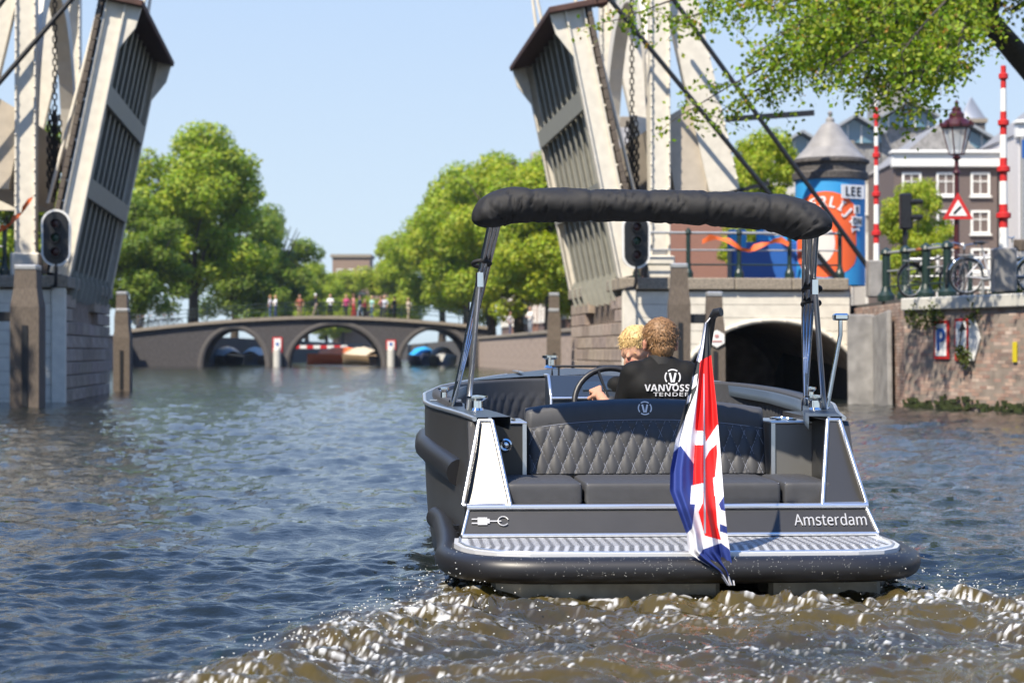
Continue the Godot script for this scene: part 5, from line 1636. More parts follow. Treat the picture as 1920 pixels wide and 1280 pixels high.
func make_boat() -> void:
	rng.seed = 81
	var b := thing("tender_boat", "black open tender with quilted charcoal seats motoring away", "boat", Vector3.ZERO, BOAT)
	var g := G.new()
	# hull
	var rows := []
	var zs := [-0.2, -0.5, -0.8, -1.05, -1.3, -1.55, -1.8, -2.2, -2.6, -3.0, -3.4, -3.75, -4.1, -4.45, -4.8, -5.1, -5.4, -5.65, -5.85, -6.0, -6.05]
	for i in zs.size():
		var z: float = zs[i]
		var w := half_width(z); var s := sheer(z)
		var row := []
		var prof := [[1.0, 1.0], [1.0, 0.8], [1.0, 0.6], [0.995, 0.42], [0.985, 0.22], [0.96, 0.0], [0.8, -0.22], [0.45, -0.33], [0.0, -0.36]]
		for k in range(prof.size()): 
			var y: float = prof[k][1] * (s if prof[k][1] > 0 else 1.0)
			row.append(Vector3(-lerpf(w, top_width(z), clampf((y - 0.3) / 0.4, 0, 1)) * prof[k][0], y, z - (maxf(0.0, y - 0.36) * 0.55 if i == 0 else 0.0)))
		for k in range(prof.size() - 2, -1, -1):
			var y: float = prof[k][1] * (s if prof[k][1] > 0 else 1.0)
			row.append(Vector3(lerpf(w, top_width(z), clampf((y - 0.3) / 0.4, 0, 1)) * prof[k][0], y, z - (maxf(0.0, y - 0.36) * 0.55 if i == 0 else 0.0)))
		rows.append(row)
	g.grid(rows)
	var hull := part(g, "hull", M.hull_paint, b)
	for s: int in [-1, 1]:
		# gunwale deck strip with metal edge
		g = G.new()
		rows = []
		var edge := []
		for i in 40:
			var z := -0.43 - 4.6 * i / 39.0
			var w := top_width(z); var y := sheer(z)
			var inn := maxf(w - 0.17, 0.0)
			rows.append([Vector3(s * w, y, z), Vector3(s * w, y + 0.012, z), Vector3(s * inn, y + 0.015, z), Vector3(s * inn, y - 0.05, z)])
			edge.append(Vector3(s * (w + 0.002), y + 0.004, z))
		g.grid(rows, false, false, s > 0)
		part(g, "side_deck", M.deck_blue, b)
		g = G.new(); g.tube(edge, 0.012, 8); part(g, "deck_edge", M.aluminium, b)
		# rubbing strake
		g = G.new()
		var pts := []
		var rr := []
		for i in 30:
			var z := -0.72 - 4.6 * i / 29.0
			pts.append(Vector3(s * (lerpf(half_width(z), top_width(z), 0.45) - 0.012), 0.475 + 0.075 * minf(1.0, (-z - 0.7) / 1.0) + 0.012 * maxf(0.0, -z - 1.7), z))
			rr.append(0.068)
		g.tube(pts, rr, 14)
		var rs := part(g, "rubbing_strake", M.rubber, b)
		g = G.new(); g.lathe(pts[0] + Vector3(s * 0.06, -0.01, -0.05), [Vector2(0.014, 0), Vector2(0.01, 0.008), Vector2(0.001, 0.01)], 8, Basis(Vector3.BACK, -s * PI / 2)); part(g, "bolt", M.chrome, rs)
		# wing at the stern: sloping panel framed in metal
		var c0 := 0.131
		var wz := func(x: float, y: float) -> float: return (c0 - 0.18 * absf(x) - 0.471 * y) / 0.863
		var q := [Vector2(0.958, 0.352), Vector2(0.737, 0.352), Vector2(0.812, 0.742), Vector2(0.873, 0.742)]
		var P := []
		for k in 4: P.append(Vector3(s * q[k].x, q[k].y, wz.call(q[k].x, q[k].y)))
		g = G.new()
		if s < 0: g.quad(P[0], P[1], P[2], P[3])
		else: g.quad(P[1], P[0], P[3], P[2])
		var wg := part(g, "stern_wing", M.wing_paint, b)
		g = G.new()
		for k in 4: g.tube([P[k], P[(k + 1) % 4]], 0.011, 8)
		part(g, "wing_trim", M.aluminium, wg)
		# side wall behind the wing, inside face
		g = G.new()
		g.prism(PackedVector2Array([Vector2(-0.235, 0.35), Vector2(-0.46, 0.735), Vector2(-1.6, 0.75), Vector2(-1.6, 0.2), Vector2(-0.235, 0.2)]), 0.10, Transform3D(Basis(Vector3(0, 0, 1), Vector3.UP, Vector3(-1, 0, 0)), Vector3(s * 0.875, 0, 0)))
		part(g, "side_wall", M.hull_paint, b)
		g = G.new()
		g.tube([Vector3(s * 0.822, 0.748, -0.44), Vector3(s * 0.822, 0.752, -0.86)], 0.011, 8)
		part(g, "wall_trim", M.aluminium, b)
		# locker beside the backrest
		g = G.new()
		g.box(Vector3(s * 0.735, 0.53, -1.12), Vector3(0.21, 0.36, 0.54), Basis(), 0.006)
		var lk := part(g, "side_locker", M.hull_paint if s < 0 else mat("locker_grey", Color(0.17, 0.17, 0.165), 0.4, 0.3), b)
		g = G.new()
		var x0 := 0.628 * s; var x1 := 0.842 * s
		for e in [[Vector3(x0, 0.355, -0.847), Vector3(x0, 0.71, -0.847)], [Vector3(x1, 0.355, -0.847), Vector3(x1, 0.71, -0.847)], [Vector3(x0, 0.71, -0.847), Vector3(x1, 0.71, -0.847)]]:
			g.bar(e[0], e[1], 0.02, 0.012)
		g.box(Vector3(s * 0.735, 0.716, -1.1), Vector3(0.24, 0.012, 0.52), Basis(), 0.004)
		part(g, "locker_trim", M.aluminium, lk)
		g = G.new()
		for k in 2:
			var cc := Vector3(s * 0.72, 0.724, -0.98 - k * 0.16)
			g.lathe(cc, [Vector2(0.055, 0), Vector2(0.055, 0.008), Vector2(0.045, 0.01), Vector2(0.04, 0.0)], 18)
		part(g, "cup_holder", M.chrome, lk)
		if s < 0:
			g = G.new()
			g.lathe(Vector3(-0.725, 0.605, -0.845), [Vector2(0.034, 0), Vector2(0.034, 0.012), Vector2(0.026, 0.02), Vector2(0.024, 0.012), Vector2(0.012, 0.022), Vector2(0.001, 0.024)], 20, Basis(Vector3.RIGHT, PI / 2))
			part(g, "horn_grille", M.chrome, lk)
		# bollards
		for k in [[-0.75, 0.05], [-1.55, 0.028]]:
			var bp := Vector3(s * (top_width(k[0]) - 0.075), sheer(k[0]) + 0.012, k[0] - 0.2)
			g = G.new()
			var r: float = k[1]
			g.lathe(bp, [Vector2(r * 0.8, 0), Vector2(r * 0.62, 0.02), Vector2(r * 0.6, 0.055), Vector2(r * 1.1, 0.07), Vector2(r * 1.1, 0.08), Vector2(0.001, 0.085)], 16)
			part(g, "bollard", M.chrome, b)
	# metal strip across the side deck to port
	g = G.new(); g.box(Vector3(-1.0, sheer(-1.75) + 0.018, -1.75), Vector3(0.17, 0.006, 0.05)); part(g, "deck_strip", M.aluminium, b)
	# foredeck, floor
	g = G.new()
	rows = []
	for i in 16:
		var z := -4.05 - 2.0 * i / 15.0
		var w := half_width(z)
		rows.append([Vector3(-w, sheer(z) + 0.012, z), Vector3(-w * 0.5, sheer(z) + 0.04 * minf(1, w * 2), z), Vector3(0, sheer(z) + 0.055 * minf(1, w * 2), z), Vector3(w * 0.5, sheer(z) + 0.04 * minf(1, w * 2), z), Vector3(w, sheer(z) + 0.012, z)])
	g.grid(rows)
	part(g, "foredeck", M.deck_blue, b)
	g = G.new(); g.lathe(Vector3(-0.14, sheer(-5.4) + 0.04, -5.4), [Vector2(0.05, 0), Vector2(0.035, 0.02), Vector2(0.035, 0.06), Vector2(0.06, 0.075), Vector2(0.06, 0.09), Vector2(0.001, 0.095)], 16); part(g, "bow_bollard", M.chrome, b)
	g = G.new(); g.box(Vector3(-0.42, sheer(-4.7) + 0.045, -4.75), Vector3(0.03, 0.006, 0.8)); part(g, "deck_strip", M.aluminium, b)
	g = G.new(); g.box(Vector3(0, 0.13, -2.4), Vector3(1.7, 0.06, 3.6)); part(g, "cockpit_floor", M.deck_blue, b)
	# stern: seat deck, sloping transom, swim platform
	g = G.new()
	g.box(Vector3(0, 0.335, -0.62), Vector3(1.86, 0.03, 0.82), Basis(), 0.006)
	part(g, "seat_deck", M.aluminium, b)
	g = G.new()
	var A := Vector3(-0.965, 0.222, -0.115); var Bq := Vector3(0.985, 0.222, -0.115); var C := Vector3(0.945, 0.346, -0.205); var D := Vector3(-0.93, 0.346, -0.205)
	g.quad(A, Bq, C, D)
	g.box(Vector3(0, 0.12, -0.35), Vector3(1.85, 0.42, 0.3))
	var tr := part(g, "transom", M.hull_paint, b)
	g = G.new()
	for e in [[A, Bq], [Bq, C], [D, A]]: g.tube(e, 0.009, 8)
	g.tube([D + Vector3(-0.01, 0, 0.01), C + Vector3(0.01, 0, 0.01)], 0.014, 8)
	part(g, "transom_trim", M.aluminium, tr)
	var tt := Transform3D(Basis(Vector3.RIGHT, -0.628), Vector3(0.768, 0.283, -0.152))
	lettering("Amsterdam", 0.060, 0.003, M.print_silver, tr, "lettering", tt, "Droid Sans", false, 0.80)
	g = G.new()
	g.xf = Transform3D(Basis(Vector3.RIGHT, -0.628), Vector3(-0.835, 0.283, -0.156))
	g.box(Vector3(-0.035, 0, 0.003), Vector3(0.045, 0.04, 0.004)); g.box(Vector3(-0.008, 0, 0.003), Vector3(0.014, 0.024, 0.004))
	for y: float in [-0.011, 0.011]: g.box(Vector3(-0.07, y, 0.003), Vector3(0.03, 0.006, 0.004))
	g.box(Vector3(0.025, 0, 0.003), Vector3(0.055, 0.006, 0.004))
	var ring := []
	for q in 20: ring.append(Vector3(0.062 + cos(TAU * q / 20 * 0.9 + 0.3) * 0.024, sin(TAU * q / 20 * 0.9 + 0.3) * 0.024, 0.004))
	g.tube(ring, 0.0035, 5)
	part(g, "plug_symbol", M.print_silver, tr)
	g = G.new()   # louvre slots in the port quarter
	for i in 9:
		for k in 2: g.box(Vector3(-half_width(-0.45 - i * 0.045) - 0.0, 0.235 - i * 0.004 - k * 0.035, -0.42 - i * 0.05), Vector3(0.012, 0.022, 0.014), Basis(Vector3.RIGHT, 0.3))
	part(g, "vent_slots", M.black_steel, hull, "", true)
	var plan := []   # outline of the platform, port to starboard round the stern
	for p in [[-1.0, -0.12], [-1.01, 0.12], [-0.985, 0.3], [-0.93, 0.45], [-0.84, 0.56], [-0.70, 0.615], [-0.35, 0.63], [0.0, 0.635], [0.35, 0.63], [0.72, 0.615], [0.845, 0.56], [0.93, 0.45], [0.98, 0.3], [1.0, 0.12], [1.0, -0.12]]: plan.append(Vector2(p[0], p[1]))
	g = G.new()
	var pl := PackedVector2Array()
	for p: Vector2 in plan: pl.append(Vector2(p.x, -p.y))
	g.prism(pl, 0.05, Transform3D(Basis(Vector3(1, 0, 0), Vector3(0, 0, -1), Vector3(0, 1, 0)), Vector3(0, 0.185, 0)))
	var pf := part(g, "swim_platform", M.tread_light, b)
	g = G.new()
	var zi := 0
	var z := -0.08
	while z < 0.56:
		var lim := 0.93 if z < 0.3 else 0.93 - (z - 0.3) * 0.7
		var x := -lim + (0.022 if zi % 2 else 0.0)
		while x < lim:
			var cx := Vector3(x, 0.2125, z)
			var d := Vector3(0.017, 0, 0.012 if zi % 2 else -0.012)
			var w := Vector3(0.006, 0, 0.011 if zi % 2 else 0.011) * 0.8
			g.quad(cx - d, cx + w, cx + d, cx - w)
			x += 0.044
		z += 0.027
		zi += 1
	part(g, "tread_pattern", M.tread_reflection_dark, pf, "", true)  # dark lozenges: reflections in the aluminium tread plate, painted as colour
	g = G.new()
	var edge2 := []
	for p: Vector2 in plan: edge2.append(Vector3(p.x * 0.975, 0.213, p.y * 0.965 - 0.003))
	g.tube(edge2, 0.006, 6)
	part(g, "platform_edge", M.aluminium, pf)
	g = G.new()
	var cv := Curve3D.new()
	var fpts := [Vector3(-1.055, 0.205, -1.35), Vector3(-1.025, 0.195, -1.1), Vector3(-1.02, 0.165, -0.4)]
	for p: Vector2 in plan: fpts.append(Vector3(p.x * 1.03, 0.142, p.y * 1.03 + 0.01))
	fpts.append_array([Vector3(1.02, 0.165, -0.4), Vector3(1.025, 0.195, -1.1), Vector3(1.055, 0.205, -1.35)])
	for i in fpts.size():
		var tg: Vector3 = (fpts[mini(i + 1, fpts.size() - 1)] - fpts[maxi(i - 1, 0)]) / 6.0
		cv.add_point(fpts[i], -tg, tg)
	var fs := []
	for i in 121: fs.append(cv.sample_baked(cv.get_baked_length() * i / 120.0, true))
	g.tube(fs, 0.058, 16)
	part(g, "stern_fender", M.rubber, b)
	g = G.new()
	for i in 500:   # water beads on the fender
		var p: Vector3 = fs[35 + rng.randi() % 52]
		var a := rng.randf_range(0.1, 1.9)
		p += Vector3(rng.randf_range(-0.03, 0.03), cos(a) * 0.058, sin(a) * 0.058)
		g.box(p, Vector3.ONE * rng.randf_range(0.0012, 0.0026), Basis(), 0.0005)
	part(g, "water_beads", M.droplet, b, "", true)
	g = G.new()
	g.box(Vector3(-0.36, 0.0, 0.28), Vector3(1.0, 0.28, 0.4), Basis(), 0.02); g.box(Vector3(0.62, 0.0, 0.25), Vector3(0.5, 0.26, 0.3), Basis(), 0.02)
	part(g, "trim_tank", M.raw_metal, b)
	# cushions
	var ci := 0
	for x in [[-0.752, -0.392], [-0.383, 0.553], [0.562, 0.800]]:
		g = G.new()
		rbox(g, Vector3((x[0] + x[1]) / 2, 0.402, -0.555), Vector3(x[1] - x[0], 0.112, 0.62), 0.028, Basis(), 10)
		rows = []
		var n := int((x[1] - x[0]) * 90)
		for i in 41:
			var row := []
			var zz := -0.33 - 0.50 * i / 40.0
			for j in n + 1:
				var xx: float = lerpf(x[0] + 0.03, x[1] - 0.03, float(j) / n)
				var fu := absf(sin(PI * (xx / 0.07 + zz / 0.11))) * absf(sin(PI * (xx / 0.07 - zz / 0.11)))
				var border := clampf(minf(i, 40 - i) / 3.0, 0, 1) * clampf(minf(j, n - j) / 3.0, 0, 1)
				row.append(Vector3(xx, 0.4565 + 0.006 * sqrt(fu) * border, zz))
			rows.append(row)
		g.grid(rows)
		var cu := part(g, "seat_cushion", M.vinyl, b)
		g = G.new()
		g.tube([Vector3(x[0] + 0.01, 0.449, -0.262), Vector3(x[1] - 0.01, 0.449, -0.262)], 0.002, 5)
		part(g, "seam", M.thread, cu)
		ci += 1
	# quilted backrest
	var top := func(x: float) -> float: return 0.832 - 0.047 * pow(absf(x) / 0.61, 2.2)
	g = G.new()
	rows = []
	for j in 181:
		var x := -0.612 + 1.218 * j / 180.0
		var ty: float = top.call(x)
		var col := []
		var endr := clampf((0.612 - absf(x + 0.003)) / 0.03, 0.0, 1.0)
		var zf := -0.905 - 0.03 * (1.0 - sqrt(1.0 - pow(1.0 - endr, 2.0)))
		col.append(Vector3(x, 0.44, -1.0))
		for i in 41:
			var f := i / 40.0
			var y := lerpf(0.452, ty, f)
			var qy := ty - 0.105
			var pz := zf - 0.10 * f
			if y < qy:
				var fu := absf(sin(PI * (x / 0.0715 + y / 0.165))) * absf(sin(PI * (x / 0.0715 - y / 0.165)))
				pz += 0.013 * sqrt(fu) * endr * clampf((qy - y) / 0.012, 0, 1) - 0.003
			else:
				pz += 0.008 * sin(PI * clampf((y - qy) / 0.105, 0, 1)) * endr
			if f > 0.93: pz -= 0.03 * pow((f - 0.93) / 0.07, 2.0)
			col.append(Vector3(x, y, pz))
		col.append(Vector3(x, ty - 0.005, zf - 0.19)); col.append(Vector3(x, 0.44, zf - 0.12))
		rows.append(col)
	g.grid(rows, false, false, true)
	for e in [[0, 1], [180, -1]]:
		var r: Array = rows[e[0]]
		for i in range(1, r.size() - 2):
			if e[1] > 0: g.tri(r[0], r[i], r[i + 1])
			else: g.tri(r[0], r[i + 1], r[i])
	var br := part(g, "backrest", M.vinyl, b)
	g = G.new()
	for sgn: int in [-1, 1]:
		for nn in range(-14, 15):
			var pts := []
			for i in 13:
				var y := 0.456 + 0.29 * i / 12.0
				var x := (nn - sgn * y / 0.165) * 0.0715
				if absf(x) < 0.60 and y < top.call(x) - 0.105: pts.append(Vector3(x, y, -0.9055 - 0.10 * (y - 0.452) / (top.call(x) - 0.452)))
			if pts.size() > 1: g.tube(pts, 0.0012, 4, false)
	var sm := []
	for i in 31:
		var x := -0.60 + 1.2 * i / 30.0
		sm.append(Vector3(x, top.call(x) - 0.105, -0.905 - 0.10 * 0.70))
	g.tube(sm, 0.0015, 4, false)
	part(g, "stitching", M.thread, br)
	emblem(br, Transform3D(Basis(Vector3.RIGHT, -0.25), Vector3(-0.005, 0.785, -0.985)), 0.036, M.print_white)
	# U-shaped seating forward with quilted coaming
	var cu3 := Curve3D.new()
	var up := [Vector2(-0.875, -1.3), Vector2(-0.93, -2.0), Vector2(-0.90, -2.8), Vector2(-0.74, -3.45), Vector2(-0.42, -3.85), Vector2(0, -3.95), Vector2(0.42, -3.85), Vector2(0.74, -3.45), Vector2(0.90, -2.8), Vector2(0.93, -2.0), Vector2(0.875, -1.3)]
	for i in up.size():
		var tg: Vector2 = (up[mini(i + 1, 10)] - up[maxi(i - 1, 0)]) / 6.0
		cu3.add_point(Vector3(up[i].x, 0, up[i].y), Vector3(-tg.x, 0, -tg.y), Vector3(tg.x, 0, tg.y))
	var len := cu3.get_baked_length()
	g = G.new()
	rows = []
	var N := 420
	for j in N + 1:
		var s := len * j / N
		var p := cu3.sample_baked(s, true)
		var p2 := cu3.sample_baked(minf(s + 0.02, len), true) - cu3.sample_baked(maxf(s - 0.02, 0), true)
		var out := Vector3(p2.z, 0, -p2.x).normalized()
		var ty := sheer(p.z) + 0.035
		var col := []
		for i in 25:
			var y := lerpf(0.42, ty, i / 24.0)
			var dsp := 0.0
			if y < ty - 0.115: dsp = 0.011 * sqrt(absf(sin(PI * (s / 0.08 + y / 0.16))) * absf(sin(PI * (s / 0.08 - y / 0.16)))) - 0.004
			col.append(p - out * dsp + out * (0.05 * i / 24.0) + Vector3(0, y, 0))
		col.append(p + out * 0.13 + Vector3(0, ty - 0.004, 0)); col.append(p + out * 0.14 + Vector3(0, 0.5, 0))
		rows.append(col)
	g.grid(rows, false, false, true)
	var fr := part(g, "cockpit_backrest", M.vinyl, b)
	for k in [0, N]:
		g = G.new()
		var r: Array = rows[k]
		for i in range(1, r.size() - 1): g.tri(r[0], r[i], r[i + 1])
		part(g, "backrest_end", M.vinyl, fr)
	lettering("VANVOSSEN", 0.05, 0.003, M.print_white, fr, "lettering", Transform3D(Basis(Vector3.RIGHT, -0.12), Vector3(-0.05, sheer(-3.9) - 0.022, -3.905)), "Droid Sans", true, 1.15)
	g = G.new()
	rbox(g, Vector3(-0.55, 0.40, -2.3), Vector3(0.6, 0.12, 1.9), 0.03); rbox(g, Vector3(0.62, 0.40, -2.3), Vector3(0.5, 0.12, 1.9), 0.03)
	rbox(g, Vector3(0, 0.40, -3.5), Vector3(1.3, 0.12, 0.6), 0.03)
	part(g, "cockpit_seat", M.vinyl, b)
	g = G.new(); rbox(g, Vector3(-0.52, 0.665, -1.9), Vector3(0.62, 0.03, 0.12), 0.012)
	for k in 2: g.lathe(Vector3(-0.68 + k * 0.24, 0.682, -1.9), [Vector2(0.045, 0), Vector2(0.045, 0.006), Vector2(0.034, 0.008), Vector2(0.03, -0.01)], 16)
	part(g, "armrest_shelf", M.aluminium, b)
	# helm console and wheel
	g = G.new()
	g.prism(PackedVector2Array([Vector2(-2.5, 0.15), Vector2(-2.52, 0.80), Vector2(-2.72, 0.93), Vector2(-3.0, 0.93), Vector2(-3.05, 0.15)]), 0.72, Transform3D(Basis(Vector3(0, 0, 1), Vector3.UP, Vector3(-1, 0, 0)), Vector3(0.0, 0, 0)))
	var con := part(g, "helm_console", mat("console_blue", Color(0.03, 0.04, 0.055), 0.35, 0.2), b)
	g = G.new()
	for sx: float in [-0.362, 0.362]: g.tube([Vector3(sx, 0.2, -2.5), Vector3(sx, 0.80, -2.52), Vector3(sx, 0.93, -2.72), Vector3(sx, 0.93, -3.0)], 0.011, 6)
	g.tube([Vector3(-0.36, 0.80, -2.515), Vector3(0.36, 0.80, -2.515)], 0.010, 6)
	part(g, "console_trim", M.aluminium, con)
	g = G.new()
	g.tube([Vector3(-0.33, 0.93, -2.85), Vector3(-0.33, 0.985, -2.85), Vector3(0.33, 0.985, -2.85), Vector3(0.33, 0.93, -2.85)], 0.008, 6)
	g.tube([Vector3(-0.29, 0.93, -2.85), Vector3(-0.29, 0.985, -2.85)], 0.006, 6)
	part(g, "grab_rail", M.black_steel, con)
	g = G.new(); g.box(Vector3(-0.07, 0.868, -2.617), Vector3(0.2, 0.09, 0.012), Basis(Vector3.RIGHT, -0.99), 0.003); part(g, "screen", M.window_glass, con)
	g = G.new()
	var wt := Transform3D(Basis(Vector3.RIGHT, -0.35), Vector3(-0.03, 0.775, -2.3))
	g.xf = wt
	ring = []
	for q in 41: ring.append(Vector3(cos(TAU * q / 40) * 0.215, sin(TAU * q / 40) * 0.215, 0))
	g.tube(ring, 0.0175, 10, false)
	var sw := part(g, "steering_wheel", M.rubber, b)
	g = G.new()
	g.xf = wt
	for k in 3:
		var a := PI / 2 + TAU * k / 3 + 0.35
		g.bar(Vector3(0, 0, -0.03), Vector3(cos(a) * 0.21, sin(a) * 0.21, 0), 0.03, 0.012, Vector3.BACK)
	g.lathe(Vector3(0, 0, -0.05), [Vector2(0.05, 0), Vector2(0.05, 0.04), Vector2(0.001, 0.05)], 14, Basis(Vector3.RIGHT, PI / 2))
	g.tube([Vector3(0, 0, -0.05), Vector3(0, -0.02, -0.24)], 0.03, 8)
	part(g, "spokes", M.black_steel, sw)
	g = G.new(); g.box(Vector3(0.18, 0.30, -1.75), Vector3(0.5, 0.34, 0.42), Basis(), 0.02); rbox(g, Vector3(0.18, 0.47, -1.75), Vector3(0.52, 0.08, 0.44), 0.025); part(g, "helm_seat", M.vinyl, b)
	# folded bimini: rolled canvas on steel bows
	g = G.new()
	var fn := FastNoiseLite.new()
	fn.seed = 8; fn.frequency = 1.0
	var path := Curve3D.new()
	var rp := [Vector3(-0.825, 1.665, -0.45), Vector3(-0.815, 1.735, -0.45), Vector3(-0.735, 1.772, -0.43), Vector3(-0.45, 1.775, -0.38), Vector3(-0.04, 1.765, -0.30), Vector3(0.34, 1.742, -0.21), Vector3(0.55, 1.715, -0.155), Vector3(0.66, 1.668, -0.125), Vector3(0.69, 1.605, -0.12)]
	for i in rp.size():
		var tg: Vector3 = (rp[mini(i + 1, 8)] - rp[maxi(i - 1, 0)]) / 6.0
		path.add_point(rp[i], -tg, tg)
	rows = []
	var PL := path.get_baked_length()
	for i in 151:
		var f := i / 150.0
		var p := path.sample_baked(PL * f, true)
		var tg := (path.sample_baked(minf(PL * f + 0.02, PL), true) - path.sample_baked(maxf(PL * f - 0.02, 0), true)).normalized()
		var y := Vector3.BACK.cross(tg).normalized() * -1.0
		var R := 0.086 * (0.94 + 0.22 * pow(absf(f - 0.45) * 2.0, 2.0)) * (1.0 - 0.75 * pow(maxf(0.0, absf(f - 0.5) * 2.0 - 0.93) / 0.07, 3.0))
		var row := []
		for k in 28:
			var a := TAU * k / 28
			var gather := exp(-pow(fmod(f * 6.0 + 0.5, 1.0) - 0.5, 2.0) / 0.004)   # ties that pinch the roll
			var sag := fn.get_noise_2d(f * 9.0 + a * 0.7, a * 0.35) * 0.007
			var crease := -0.012 * pow(1.0 - minf(1.0, absf(fn.get_noise_2d(f * 11.0 + a * 1.1, a * 0.25 + 30.0)) * 9.0), 2.0)
			var rr := R * (1.0 + 0.10 * cos(a - 1.2)) + sag + crease - gather * 0.008
			row.append(p + y * cos(a) * rr * 0.97 + Vector3.BACK * sin(a) * rr * 1.35)
		rows.append(row)
	g.grid(rows, true, false)
	for e in [0, 150]:
		var ctr := Vector3.ZERO
		for q: Vector3 in rows[e]: ctr += q / 28.0
		for k in 28:
			if e == 0: g.tri(ctr, rows[e][(k + 1) % 28], rows[e][k])
			else: g.tri(ctr, rows[e][k], rows[e][(k + 1) % 28])
	var bim := part(g, "folded_bimini", M.canvas, b, "rolled black canvas sun top")
	for s: int in [-1, 1]:
		var e := Vector3(-0.823, 1.68, -0.45) if s < 0 else Vector3(0.688, 1.625, -0.12)
		var base := Vector3(-0.975, 0.79, -1.32) if s < 0 else Vector3(0.885, 0.79, -1.30)
		for k in 3:
			g = G.new()
			var o := Vector3(s * -0.022 * k, 0, 0.03 - 0.03 * k)
			g.tube([base + Vector3(0, 0, 0.012 * k), base.lerp(e, 0.5) + o * 0.6, e + o], 0.0125, 10)
			part(g, "bow_tube", M.chrome, bim)
		var st := Vector3(-0.905, 0.76, -1.0) if s < 0 else Vector3(0.925, 0.745, -1.0)
		var jt := base.lerp(e, 0.74) + Vector3(0, 0, 0.05)
		g = G.new(); g.tube([st, jt], 0.0135, 10); part(g, "strut", M.aluminium, bim)
		for q in [[jt - Vector3(0, 0.06, 0), 0.07], [st, 0.05], [base - Vector3(0, 0.03, 0), 0.06], [base.lerp(e, 0.55), 0.04]]:
			g = G.new()
			g.lathe(q[0], [Vector2(0.02, 0), Vector2(0.019, q[1])], 10)
			part(g, "fitting", M.chrome, bim)
		g = G.new()
		for yy: float in [0.70, 0.62] if s > 0 else [0.80]:
			var c := base.lerp(e, yy)
			var lp := []
			for q in 13: lp.append(c + Vector3(cos(TAU * q / 12) * 0.042, sin(TAU * q / 12) * 0.012, sin(TAU * q / 12) * 0.05))
			g.tube(lp, 0.011, 6)
		part(g, "tie_strap", M.canvas, bim)
	g = G.new()
	g.tube([Vector3(0.93, 0.76, -0.99), Vector3(0.985, 1.07, -0.98), Vector3(1.0, 1.16, -0.97), Vector3(1.0, 1.235, -0.97)], 0.0115, 10)
	g.box(Vector3(1.0, 1.25, -0.97), Vector3(0.075, 0.035, 0.06), Basis(), 0.008)
	part(g, "stern_light_pole", M.chrome, b)
	# flag on its staff
	var fl := thing("boat_flag", "red, white and blue flag hanging from a staff over the stern", "flag", Vector3(0.1, 0.35, -0.2), BOAT)
	g = G.new()
	var s0 := Vector3(0.075, 0.34, -0.2); var s1 := Vector3(0.135, 1.225, 0.30)
	g.tube([s0, s1, s1 + Vector3(0.012, 0.02, 0.012), s1 + Vector3(0.035, 0.024, 0.03)], [0.017, 0.017, 0.02, 0.02], 10)
	part(g, "staff", M.black_steel, fl)
	var inv := BOAT.affine_inverse()
	var at := func(px: float, py: float, z: float) -> Vector3:   # a point of the cloth from its outline, z aft of the transom
		var a := (px - 960.0) / 3733.0
		var dd := (z - 0.74 * sin(deg_to_rad(3.4)) * -1.0 - 9.15 * cos(deg_to_rad(3.4))) / (sin(deg_to_rad(3.4)) * a - cos(deg_to_rad(3.4)))
		return inv * Vector3(a * dd, 1.07 + (660.0 - py) / 3733.0 * dd, -dd)
	var LE := [[604, 1322], [650, 1313], [700, 1299], [760, 1284], [820, 1268], [880, 1257], [920, 1256], [960, 1272], [1000, 1287], [1035, 1291], [1050, 1312], [1070, 1345], [1097, 1364]]
	var RE := [[604, 1329], [680, 1335], [760, 1344], [860, 1352], [940, 1358], [1000, 1364], [1060, 1373], [1097, 1378]]
	var edge_at := func(tab: Array, y: float) -> float:
		for i in tab.size() - 1:
			if y <= tab[i + 1][0]: return lerpf(tab[i][1], tab[i + 1][1], (y - tab[i][0]) / (tab[i + 1][0] - tab[i][0]))
		return tab[-1][1]
	rows = []
	for i in 100:
		var y := 604.0 + 493.0 * i / 99.0
		var xl: float = edge_at.call(LE, y); var xr: float = edge_at.call(RE, y)
		var row := []
		for j in 61:
			var f := j / 60.0
			var zc := 0.31 + 0.40 * clampf((y - 604.0) / 350.0, 0, 1)
			var fold := (sin(f * 17.0 + 0.004 * y) * 0.6 + sin(f * 31.0 - 0.006 * y + 1.0) * 0.25) * 0.035 * clampf((y - 600.0) / 200.0, 0.15, 1.0)
			row.append(at.call(lerpf(xl, xr, f), y, zc + fold + 0.04 * (0.5 - f)))
		rows.append(row)
	g = G.new()
	g.grid(rows)
	var img := Image.create(256, 512, false, Image.FORMAT_RGB8)
	var W := Color(0.86, 0.86, 0.88); var RD := Color(0.80, 0.06, 0.07); var BL := Color(0.12, 0.20, 0.48); var DG := Color(0.16, 0.18, 0.19)
